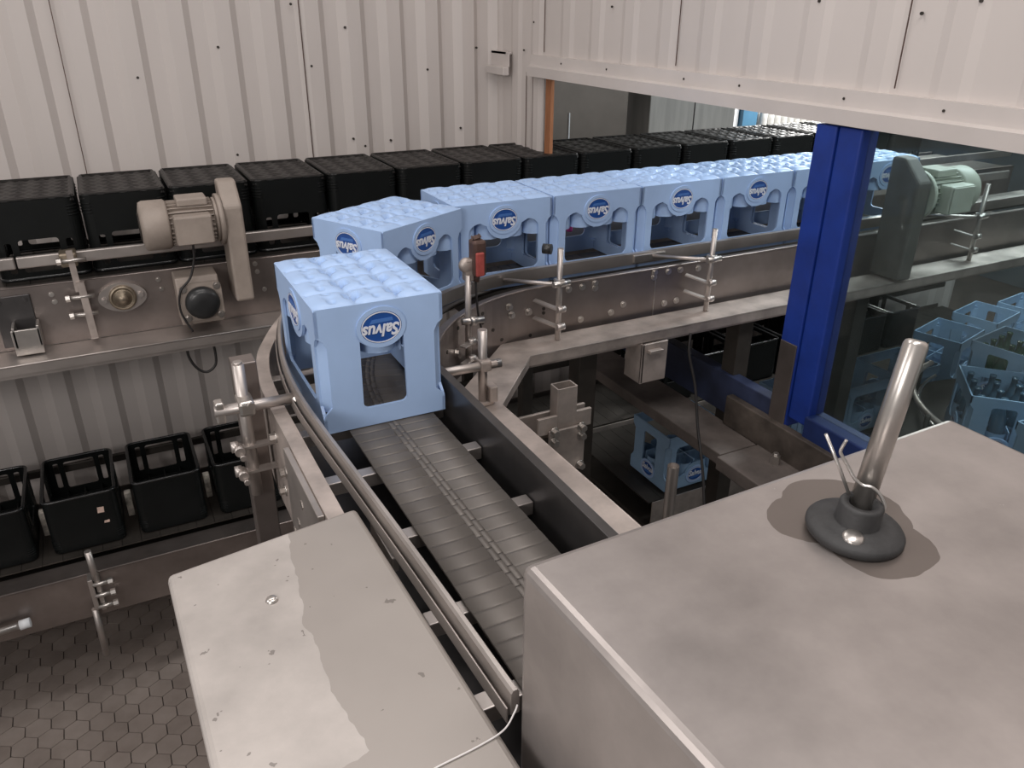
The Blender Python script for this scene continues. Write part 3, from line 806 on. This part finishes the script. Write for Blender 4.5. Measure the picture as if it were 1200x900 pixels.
# straight chute wall beside the belt that runs to the viewer
m = MB(); m.box(.645,.651,.668,1.66,-1.0,-.803); m.box(.643,.664,.668,1.66,-.805,-.800,.001); m.build('chute_wall', MT['steel_dark'], bc)
outer = spline([(.254,1.20),(.254,1.50),(.256,1.80),(.280,1.985),(.325,2.115),(.40,2.27),(.52,2.45),(.70,2.60),(.95,2.70),(1.25,2.745)], 5) + [(XR,2.745)]
outer_rev = outer
m = MB(); m.sweep(outer, [(.004,-1.09),(.004,-.838),(-.028,-.838),(-.028,-.844),(-.002,-.844),(-.002,-1.09)]); osp = m.build('outer_side_plate', MT['steel_dirty'], bc)
for (y, z) in ((1.50,-.90),(1.42,-.98),(1.36,-.90),(1.58,-.95),(1.62,-1.02),(1.30,-.97),(1.48,-1.04),(1.66,-.90)):
    m = MB(); m.bolt((.250,y,z), (-1,0,0), .010, .016); m.build('bolt', MT['steel_bright'], osp)
m = MB(); m.box(.236,.2495,1.22,1.50,-1.06,-.842,.002); m.build('splice_plate', MT['steel'], osp)
rail_o = spline([(.3435,.652),(.333,.95),(.319,1.25),(.309,1.45),(.304,1.60),(.308,1.74),(.323,1.89),(.351,2.04),(.39,2.17),(.48,2.34),(.64,2.51),(.90,2.63),(1.2,2.655)], 6) + [(XR,2.655)]
m = MB(); m.sweep(rail_o, [(-.009,-.825),(.003,-.825),(.003,-.789),(.000,-.784),(-.006,-.784),(-.009,-.789)]); m.sweep([(x, y) for x, y in rail_o[:48]], [(.008,-.835),(.010,-.835),(.010,-.810),(.008,-.810)])
m.build('guide_rail', MT['steel'], bc)
rail_i = [(XR, 2.268)] + arc(1.24, 1.57, .698, 90, 144, 18)
m = MB(); m.sweep(rail_i, [(-.010,-.842),(.008,-.842),(.008,-.802),(-.010,-.802)]); gr = m.build('guide_rail', MT['steel'], bc)
m = MB(); m.box(1.66,1.80,2.253,2.261,-.836,-.808,.002); m.build('rail_splice', MT['steel_bright'], gr)
for y in (1.95, 1.80, 1.62, 1.40, 1.16, .93, .74):
    m = MB(); m.box(.262 if y > 1.2 else .330, .643, y-.016, y+.016, -.915, -.885, .002); m.build('cross_bar', MT['steel'], bc)
m = MB(); m.box(.335, .63, .70, 1.9, -1.06, -1.04); m.build('dark_undersheet', MT['steel_dark'], bc)  # added dark sheet standing in for the darkness under the belt
m = MB(); m.box(1.1, XR, 2.16, 2.74, -1.03, -1.015); m.build('bed_plate', MT['dark_metal'], bc)
# support frame: right run, cut corner, run to the viewer
zt, zb = -.992, -1.040
m = MB()
poly = [(XR,2.0),(1.10,2.0),(.868,1.74),(.885,.675),(.67,.675),(.675,1.72),(.80,1.86),(1.06,2.125),(XR,2.125)]
m.prism(poly, zt-.006, zt, .0015)
edge = [(XR,2.006),(1.097,2.006),(.862,1.742),(.879,.675)]
m.sweep(edge, [(0,zb+.012),(.006,zb+.012),(.006,zt-.006),(0,zt-.006)]); m.sweep([(XR,2.018),(1.092,2.018),(.850,1.746),(.867,.675)], [(0,zb),(.006,zb),(.006,zt-.006),(0,zt-.006)])
m.tube([(XR,2.002,zt-.003),(1.10,2.002,zt-.003),(.870,1.74,zt-.003),(.886,.675,zt-.003)], .0035, 8)
m.sweep([(.682,.675),(.687,1.72)], [(0,zb),(.006,zb),(.006,zt-.006),(0,zt-.006)])
m.build('support_frame', MT['steel_dirty'], bc)
for (x, y, mm) in ((2.05,2.05,'dark_metal'), (2.64,2.03,'dark_metal'), (1.36,2.06,'dark_metal'), (.78,.76,'steel_dirty')):
    m = MB(); m.box(x-.035, x+.035, y, y+.07, -2.95, zb+.002, .003); m.build('leg', MT[mm], bc)
# hanging terminal plate under the frame
m = MB(); m.box(1.525,1.632,1.985,1.995,-1.175,-1.03,.003); m.box(1.545,1.60,1.965,1.986,-1.062,-1.05,.002); m.box(1.525,1.533,1.985,2.08,-1.175,-1.03); m.build('hanging_plate', MT['steel_dirty'], bc)
# rail posts on the inner side
def rail_post(x, y, ztop, zbot, reach):
    p = MB(); p.cyl((x,y,ztop), (x,y,zbot), .0095, 12); po = p.build('rail_post', MT['steel'], bc)
    q = MB(); q.cyl((x-.004,y-.02,-.795), reach, .007, 10); q.build('rail_arm', MT['steel'], po)
    q = MB(); q.cyl((x-.03,y-.012,-.795), (x+.03,y-.012,-.795), .010, 10); q.box(x-.014,x+.014,y-.016,y+.016,-.808,-.782,.004); q.build('rod_clamp', MT['steel_bright'], po)
    for zz in (-.885, -.945):
        q = MB(); q.bar((x,y-.005,zz), (x-.055,y+.065,zz+.02), .022, .005); q.cyl((x-.012,y-.012,zz+.003), (x+.016,y-.012,zz+.003), .011, 10); q.build('post_bracket', MT['steel'], po)
    return po
rail_post(1.243, 2.075, -.683, -.990, (1.13,2.245,-.82))
rail_post(1.862, 2.075, -.690, -.990, (1.745,2.258,-.82))
p = MB(); p.cyl((1.225,2.10,-.69), (1.205,2.12,-.69), .016, 12); p.build('rod_knob', MT['cap_black'], bc)
rail_post(3.32, 2.07, -.66, -.990, (3.2,2.258,-.82))
# pipe cross beside the chute
p = MB(); p.cyl((.825,1.765,-.772), (.825,1.765,-.990), .0125, 16, caps=True); vp = p.build('pipe_post', MT['steel'], bc)
p = MB(); p.cyl((.655,1.755,-.868), (.872,1.752,-.872), .0125, 16); p.build('cross_pipe', MT['steel'], vp)
p = MB(); p.box(.808,.842,1.738,1.785,-.886,-.854,.006); p.cyl((.835,1.735,-.862), (.852,1.735,-.862), .008, 8); p.build('pipe_clamp', MT['steel_dirty'], vp)
p = MB(); p.box(.835,.86,1.74,1.78,-.982,-.935,.004); p.box(.80,.85,1.745,1.785,-.990,-.980,.002); p.build('pipe_foot', MT['steel_dirty'], vp)
# post, pipes and clamps on the outer side of the bend
p = MB(); p.box(.186,.240,1.73,1.785,-2.95,-.735,.003); ol_ = p.build('leg', MT['steel_plate'], bc)
p = MB(); p.cyl((.195,1.70,-.72), (.195,1.70,-1.06), .0135, 16); p.cyl((.195,1.70,-.715), (.195,1.70,-.722), .010, 12); p.build('pipe_post', MT['steel'], ol_)
p = MB(); p.cyl((.128,1.67,-.812), (.302,1.67,-.815), .0125, 16); cpipe = p.build('cross_pipe', MT['steel'], ol_)
p = MB(); p.box(.178,.214,1.652,1.715,-.832,-.796,.007); p.cyl((.205,1.648,-.806), (.205,1.655,-.806), .009, 8); p.build('pipe_clamp', MT['steel_bright'], cpipe)
p = MB(); p.box(.130,.15,1.66,1.69,-.84,-.79,.004); p.build('pipe_end_clamp', MT['steel_bright'], cpipe)
for zz in (-.925, -.99):
    p = MB(); p.bar((.160,1.692,zz), (.2535,1.692,zz), .022, .006); p.cyl((.168,1.668,zz), (.168,1.70,zz), .0115, 14); p.cyl((.172,1.658,zz-.012), (.172,1.668,zz-.012), .007, 10); p.cyl((.152,1.69,zz+.006), (.168,1.69,zz+.006), .013, 12); p.build('post_bracket', MT['steel'], ol_)
p = MB(); p.cyl((.302,1.66,-.812), (.318,1.62,-.83), .007, 8); p.cyl((.306,1.58,-.83), (.318,1.56,-.845), .010, 8); p.cyl((.31,1.50,-.83), (.318,1.48,-.85), .010, 8); p.build('rail_clip', MT['steel_bright'], bc)
p = MB(); p.box(.318,.33,1.05,1.17,-.875,-.845,.002); p.build('rail_clip', MT['steel_bright'], bc)

# red photo sensor on its rod
ps = thing('photo_sensor', 'red photo sensor on a thin rod where the crates bend round', 'sensor', (.90,2.0,-1.0))
m = MB(); m.cyl((.893,2.004,-.70), (.888,2.000,-.990), .0095, 12); m.build('sensor_rod', MT['steel'], ps)
m = MB(); m.box(.905,.945,1.985,2.03,-.705,-.600,.008); m.bar((.925,2.015,-.595), (.935,2.012,-.63), .03, .02, bev=.004); m.cyl((.925,2.01,-.705), (.92,2.01,-.725), .010, 12); m.build('sensor_housing', MT['brown_metal'], ps)
m = MB(); m.box(.908,.934,1.976,1.986,-.702,-.632,.004); m.build('red_lens', MT['red'], ps)
m = MB(); m.lathe([(0,0),(.018,0),(.022,.006),(.022,.02),(.014,.026),(0,.026)], (.892,2.025,-.675), (0,-1,.1), 14); m.box(.884,.912,2.0,2.03,-.72,-.655,.005); m.build('rod_clamp', MT['steel_dirty'], ps)
m = MB(); m.cyl((.862,1.982,-.832), (.93,1.978,-.834), .010, 12); m.cyl((.885,1.975,-.832),(.902,1.975,-.832),.014,10); m.build('cross_rod', MT['steel_bright'], ps)
m = MB(); m.tube(spline([(.92,2.01,-.725),(.918,2.0,-.78),(.925,2.0,-.84),(.94,2.0,-.90),(.955,2.01,-.96)]), .0035, 6); m.build('sensor_cable', MT['cable'], ps)
for zz in (-.90, -.955):
    m = MB(); m.bar((.850,1.955,zz), (.900,1.99,zz), .02, .005); m.cyl((.880,1.984,zz), (.903,1.984,zz), .012, 10); m.build('post_bracket', MT['steel'], ps)
# pink cap seen through the second crate of the row
m = MB(); m.lathe([(0,0),(.011,0),(.012,.008),(.010,.04),(.006,.044),(0,.044)], (1.615,2.6345,-.802)); o = m.build('pink_cap', MT['pink']); tag(o, 'small bright pink cap on the rail behind the blue crates', 'cap')

# square tube with adjusting plates below the frame corner
ab = thing('adjusting_bracket', 'open square steel tube with bolted adjusting plates under the conveyor frame', 'bracket', (1.16,1.9,-1.36))
m = MB()
o_, i_ = rrect(-.036,.036,-.025,.025,.004,2), rrect(-.031,.031,-.020,.020,.003,2)
m.plate(o_, [i_], .17, lambda u, v, w: (1.168+u, 1.90+v, -1.235+w)); m.build('square_tube', MT['steel_dirty'], ab)
m = MB(); m.box(1.10,1.23,1.862,1.874,-1.36,-1.20,.003); m.build('clamp_plate', MT['steel_dirty'], ab)
for (x, z) in ((1.115,-1.20),(1.215,-1.205),(1.115,-1.235),(1.215,-1.235),(1.215,-1.345)):
    m = MB(); m.bolt((x,1.862,z), (0,-1,0), .011, .02); m.build('bolt', MT['steel_bright'], ab)
m = MB(); m.box(.885,1.27,1.93,1.942,-1.26,-1.165,.003); m.box(1.065,1.26,1.876,1.888,-1.215,-1.155,.002); m.build('cross_plate', MT['steel_dirty'], ab)
m = MB(); m.box(1.135,1.20,1.93,1.97,-2.95,-1.25,.003); m.build('stand_leg', MT['dark_metal'], ab)
# short pipe end next to the big box
m = MB(); m.cyl((1.128,1.305,-2.95), (1.128,1.305,-1.022), .0145, 16, caps=False); m.cyl((1.128,1.305,-2.95), (1.128,1.305,-1.035), .011, 16)
o = m.build('pipe_stub', MT['steel']); tag(o, 'upright open ended steel pipe beside the big steel box', 'pipe')
# thin wire down from the frame
m = MB(); m.tube(spline([(1.74,2.0,-1.03),(1.73,1.985,-1.10),(1.745,1.95,-1.22),(1.735,1.90,-1.36),(1.70,1.80,-1.52),(1.66,1.72,-1.75),(1.66,1.72,-2.4)]), .005, 6)
o = m.build('hanging_cable', MT['cable']); tag(o, 'thin dark cable hanging from the frame past the brown ledge', 'cable')

# ================================================================== GEAR MOTOR BEHIND THE GLASS
g2 = gear_motor((2.835, 1.985, -.985), 1, False, (MT['motor_dark'], MT['motor_green']), 'dark gear motor with pale green motor behind the glass')

# ================================================================== LOWER CRATES BEYOND THE LEDGE
lc = thing('crate_conveyor', 'low conveyor beyond the ledge carrying upright blue crates', 'conveyor', (4.0,2.87,-2.95))
LZ = -2.145
m = MB(); slats(m, 2.05, 6.2, 2.52, 3.22, LZ-.002, .08); m.build('belt', MT['dark_metal'], lc)
m = MB(); m.box(2.05, 6.2, 2.49, 2.496, -2.32, -2.13); m.build('side_plate', MT['steel_dirty'], lc)
m = MB(); m.box(2.05, 6.2, 3.235, 3.241, -2.32, -2.13); m.build('side_plate', MT['steel_dirty'], lc)
m = MB(); m.box(2.05, 6.2, 2.50, 3.23, -2.30, -2.28); m.build('bed_plate', MT['dark_metal'], lc)
for x in (2.15, 4.0, 6.0):
    for y in (2.52, 3.14):
        m = MB(); m.box(x, x+.05, y, y+.05, -2.95, -2.29); m.build('leg', MT['dark_metal'], lc)
TZ = -1.862; tcx, tcy = 3.80, 1.62
lc2 = thing('crate_table', 'round dark accumulation table holding blue crates behind the glass', 'conveyor', (tcx,tcy,-2.95))
m = MB(); m.cyl((tcx,tcy,TZ-.02), (tcx,tcy,TZ), .84, 48); m.build('table_plate', MT['dark_metal'], lc2)
gr_ = [(tcx+.735*math.cos(math.radians(a)), tcy+.735*math.sin(math.radians(a))) for a in range(100, 262, 6)]
m = MB(); m.tube([(x, y, -1.66) for x, y in gr_], .014, 8); m.build('guide_rail', MT['steel_dirty'], lc2)
m = MB(); m.tube([(tcx+(x-tcx)*.95, tcy+(y-tcy)*.95, -1.72) for x, y in gr_], .008, 8); m.build('guide_rail', MT['steel_bright'], lc2)
for a in (104, 155, 205, 256):
    x, y = tcx+.755*math.cos(math.radians(a)), tcy+.755*math.sin(math.radians(a))
    m = MB(); m.cyl((x,y,TZ), (x,y,-1.65), .012, 10); m.build('rail_post', MT['dark_metal'], lc2)
m = MB(); m.box(tcx-.12,tcx+.12,tcy-.12,tcy+.12,-2.95,TZ-.02); m.build('pedestal', MT['dark_metal'], lc2)

worn0 = make_blue_crate(MT['blue_worn'])
GW = 'upright blue crates on the low conveyors'
spots = [(2.34,2.69,0,'upright blue crate alone in the dark below the brown ledge'),
 (3.175,2.70,0,'upright blue crate low behind the glass at the foot of the blue post'),
 (3.548,2.70,0,'upright blue crate low behind the glass, second past the blue post'),
 (3.921,2.70,0,'upright blue crate low behind the glass, third past the blue post'),
 (4.63,2.89,math.radians(14),'upright blue crate behind the glass, directly beyond the tip of the steel rod'),
 (5.16,3.00,math.radians(12),'empty upright blue crate farthest back behind the glass'),
 (5.62,2.98,math.radians(8),'upright blue crate at the far end of the low row behind the glass'),]
for i, (x, y, rz, lab) in enumerate(spots):
    o = worn0 if i == 0 else copy_tree(worn0)
    put(o, x, y, LZ+H+.010, rz, lab, GW, flip=True)
tb_crates = []
for (x, y, rz, lab) in ((4.09,2.18,math.radians(8.5),'upright blue crate of green bottles behind the glass'),
                        (3.51,1.89,math.radians(44),'upright blue crate of dark bottles nearest the glass'),
                        (3.39,1.46,math.radians(-8),'upright blue crate corner showing just above the steel box')):
    o = copy_tree(worn0); put(o, x, y, TZ+H+.012, rz, lab, GW, flip=True); tb_crates.append((x, y, rz))
# bottles
def make_bottle(mat):
    m = MB(); m.lathe([(0,0),(.030,0),(.033,.006),(.033,.14),(.030,.165),(.016,.205),(.013,.215),(.013,.25),(.015,.252),(.015,.262),(0,.262)], (0,0,0), seg=16)
    return m.build('bottle', mat, local=True)
bg = make_bottle(MT['green_glass']); bd = make_bottle(MT['blue_glass'])
first = {0: True, 1: True}
for ci, (proto, glab, grp) in enumerate(((bg, 'green glass bottle in the blue crate behind the glass', 'green bottles in their crate'), (bd, 'dark bottle in the blue crate nearest the glass', 'dark bottles in their crate'))):
    x, y, rz = tb_crates[ci]
    for i in range(4):
        for j in range(3):
            u, v = (i-1.5)*L/4*.985, (j-1)*W/3*.97
            b = proto if first[ci] else proto.copy()
            if not first[ci]: C.objects.link(b)
            first[ci] = False
            b.location = (x+u*math.cos(rz)-v*math.sin(rz), y+u*math.sin(rz)+v*math.cos(rz), TZ+.034+Z0)
            tag(b, glab, 'bottle', grp)

# ================================================================== FAR ROOM BACKGROUND
m = MB(); m.box(2.55,3.24,4.6,5.1,-2.95,.5,.006); o = m.build('control_cabinet', MT['cabinet_brown']); tag(o, 'tall dull brown cabinet in the room beyond, next to the timber stud', 'cabinet')
q = MB(); q.box(2.78,2.788,4.592,4.6,-1.0,-.62); q.build('door_gap', MT['white_paint'], o)
m = MB(); m.box(3.44,4.20,4.62,5.2,-2.95,.5,.006); o = m.build('steel_cabinet', MT['cabinet_grey']); tag(o, 'tall pale grey steel cabinet in the room beyond', 'cabinet')
q = MB(); q.box(3.82,3.826,4.615,4.62,-2.0,.4); q.build('door_gap', MT['steel_dark'], o)
m = MB(); m.box(5.56,5.74,6.0,6.15,-2.95,.6,.004); o = m.build('steel_column', MT['blue_grey']); tag(o, 'blue grey column at the back of the room beyond', 'column')
m = MB(); m.box(5.42,5.55,6.05,6.15,-2.95,.6,.004); o = m.build('white_panel', MT['white_paint']); tag(o, 'narrow white panel beside the blue grey column', 'panel')
bcv = thing('bottle_conveyor', 'raised conveyor full of clear bottles at the back', 'conveyor', (6.4,6.2,-2.95))
m = MB(); m.box(5.80,7.3,5.98,6.5,-1.10,-1.06); m.build('belt', MT['steel_bright'], bcv)
for x in (5.9, 7.2):
    m = MB(); m.box(x-.03,x+.03,6.1,6.16,-2.95,-1.10); m.build('leg', MT['steel_dirty'], bcv)
cb0 = make_bottle(MT['clear_glass']); fst = True
for j in range(3):
    for i in range(11):
        b = cb0 if fst else cb0.copy()
        if not fst: C.objects.link(b)
        fst = False
        b.location = (5.87+i*.088+(.04 if j % 2 else 0), 6.05+j*.11, -1.06+Z0); b.scale = (1.15,1.15,1.2)
        tag(b, 'clear glass bottle on the bright conveyor at the back', 'bottle', 'clear bottles at the back')

# ================================================================== MACHINE COVERS IN FRONT
cover_mat = stained('cover_sheet', (.44,.405,.38), (.315,.285,.262), .25, .42,
    [(.115,.08,.12,.42,.30), (.02,-.22,.10,.10,.5), (.10,-.25,.1,.2,.4)], mottle=.15, scale=7, spots=.69)
m = MB(); m.prism([(-.025,1.142),(.300,1.190),(.322,.35),(-.008,.35)][::-1], -2.95, -.82, .010)
cvr = m.build('machine_cover', cover_mat, base=(.15,.80,-2.95)); tag(cvr, 'pale stained sheet steel cover in front beside the slat belt', 'cover')
m = MB(); m.lathe([(0,.006),(.006,.006),(.009,.003),(.010,0)], (.112,1.005,-.8205)); m.build('cover_screw', MT['steel_bright'], cvr)
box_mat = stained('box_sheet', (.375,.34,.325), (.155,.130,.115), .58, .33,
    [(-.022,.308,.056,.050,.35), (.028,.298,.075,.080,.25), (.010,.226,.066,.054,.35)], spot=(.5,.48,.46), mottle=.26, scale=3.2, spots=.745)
m = MB(); m.prism([(.346,.643),(1.117,.662),(1.140,-.6),(.408,-.6)][::-1], -2.95, -.577, .012)
bxo = m.build('machine_housing', box_mat, base=(.735,.25,-2.95)); tag(bxo, 'large stainless steel box with a black levelling foot on top', 'machine')
# levelling foot upside down with its threaded rod
lf = thing('levelling_foot', 'round black levelling foot with a steel rod on the big steel box', 'levelling foot', (.735,.512,-.577))
F = (.735,.512,-.577)
m = MB(); m.lathe([(0,0),(.052,0),(.056,.002),(.0575,.006),(.0575,.010),(.055,.0135),(.040,.0165),(.027,.0185),(.0262,.020),(.0255,.043),(.0235,.046),(.0165,.046),(.0165,.030),(0,.030)], F, (.03,-.05,1), 40); m.build('foot_plate', MT['rubber'], lf)
m = MB(); m.lathe([(0,.004),(.010,.004),(.012,.002),(.0125,0)], (F[0]-.028,F[1]-.021,F[2]+.0165), (-.1,-.2,1), 20); m.build('foot_screw', MT['steel_bright'], lf)
R0 = Vector((F[0]+.002,F[1]+.002,F[2]+.028)); R1 = Vector((.8105,.5405,-.347)); R0 = Vector((.748,.520,-.549))
m = MB(); d = (R1-R0).normalized(); ln = (R1-R0).length
m.lathe([(0,0),(.0142,0),(.0142,ln-.006),(.0125,ln-.002),(.009,ln),(0,ln)], R0, d, 28); m.build('threaded_rod', MT['steel_bright'], lf)
fp = lambda *q: [(F[0]+x, F[1]+y, F[2]+z) for x, y, z in q]
m = MB(); m.tube(fp((.004,.011,.032),(-.010,.029,.078),(-.025,.047,.121)), .0021, 8)
m.tube(spline(fp((.0215,-.0165,.030),(.023,-.017,.042),(.019,-.010,.056),(.012,-.002,.064),(.006,.007,.064),(0,.015,.071),(-.006,.025,.087),(-.011,.031,.098),(-.012,.032,.104),(-.010,.029,.118)),5), .0021, 8)
m.build('spring_clip', MT['wire'], lf)
# white thread
m = MB(); m.tube(spline([(.17,.612,-.8183),(.224,.6185,-.8183),(.28,.623,-.8183),(.318,.629,-.8165),(.338,.6385,-.806),(.345,.6435,-.800)]), .0013, 6)
o = m.build('loose_thread', MT['thread']); tag(o, 'thin white thread lying across the cover edge by the box', 'thread')

# ================================================================== LIGHT
def area(name, loc, size, size_y, power, col, rot=(0,0,0)):
    l = bpy.data.lights.new(name, 'AREA'); l.shape = 'RECTANGLE'; l.size = size; l.size_y = size_y; l.energy = power; l.color = col
    o = bpy.data.objects.new(name, l); o.location = (loc[0], loc[1], loc[2]+Z0); o.rotation_euler = rot; C.objects.link(o); return o
warm = (1.0, .945, .915)
area('hall_lamp', (.6, .3, 1.7), 2.2, .5, 36, warm)
area('hall_lamp', (.3, 2.3, 1.8), 2.4, .4, 24, warm)
area('side_lamp', (-2.5, 1.6, .9), 1.6, .6, 22, warm, (0, math.radians(-68), 0))
area('low_fill', (-1.9, -.6, .5), 1.2, .6, 38, warm, (math.radians(62), 0, math.radians(-22)))  # added fill light to brighten the lower wall and floor
area('far_fill', (4.5, 2.4, .85), 2.4, .4, 95, (.92,.98,1.0))  # unseen fill light for the enclosed far room
area('far_fill', (3.1, .9, .8), 1.2, .4, 26, (.92,.98,1.0))  # extra fill light added for the low crates behind the glass
area('far_fill', (6.3, 5.2, .6), 1.2, .4, 190, (1,.98,.95))  # unseen fill light that whitens the bottles at the back
w = bpy.data.worlds.new('World'); bpy.context.scene.world = w; w.use_nodes = True
w.node_tree.nodes['Background'].inputs[0].default_value = (1.0,.945,.92,1); w.node_tree.nodes['Background'].inputs[1].default_value = .34

# ================================================================== CAMERA
Mx = ((0.889426,-0.191261,0.415138), (-0.45702,-0.386683,0.801005), (0.007325,-0.902162,-0.431336))   # rows: world axes; cols: right, down, forward
cam = bpy.data.cameras.new('camera'); co = bpy.data.objects.new('camera', cam); C.objects.link(co)
R = Matrix(((Mx[0][0], -Mx[0][1], -Mx[0][2], 0), (Mx[1][0], -Mx[1][1], -Mx[1][2], 0), (Mx[2][0], -Mx[2][1], -Mx[2][2], Z0), (0,0,0,1)))
co.matrix_world = R
cam.sensor_width = 36; cam.lens = 926.81/1200*36; cam.clip_start = .02
sc = bpy.context.scene; sc.camera = co
vs = sc.view_settings; vs.view_transform = 'Standard'; vs.look = 'None'; vs.gamma = 1; vs.exposure = 0.0; vs.use_curve_mapping = False
for o in bpy.data.objects:
    if 'base_point' in o: del o['base_point']
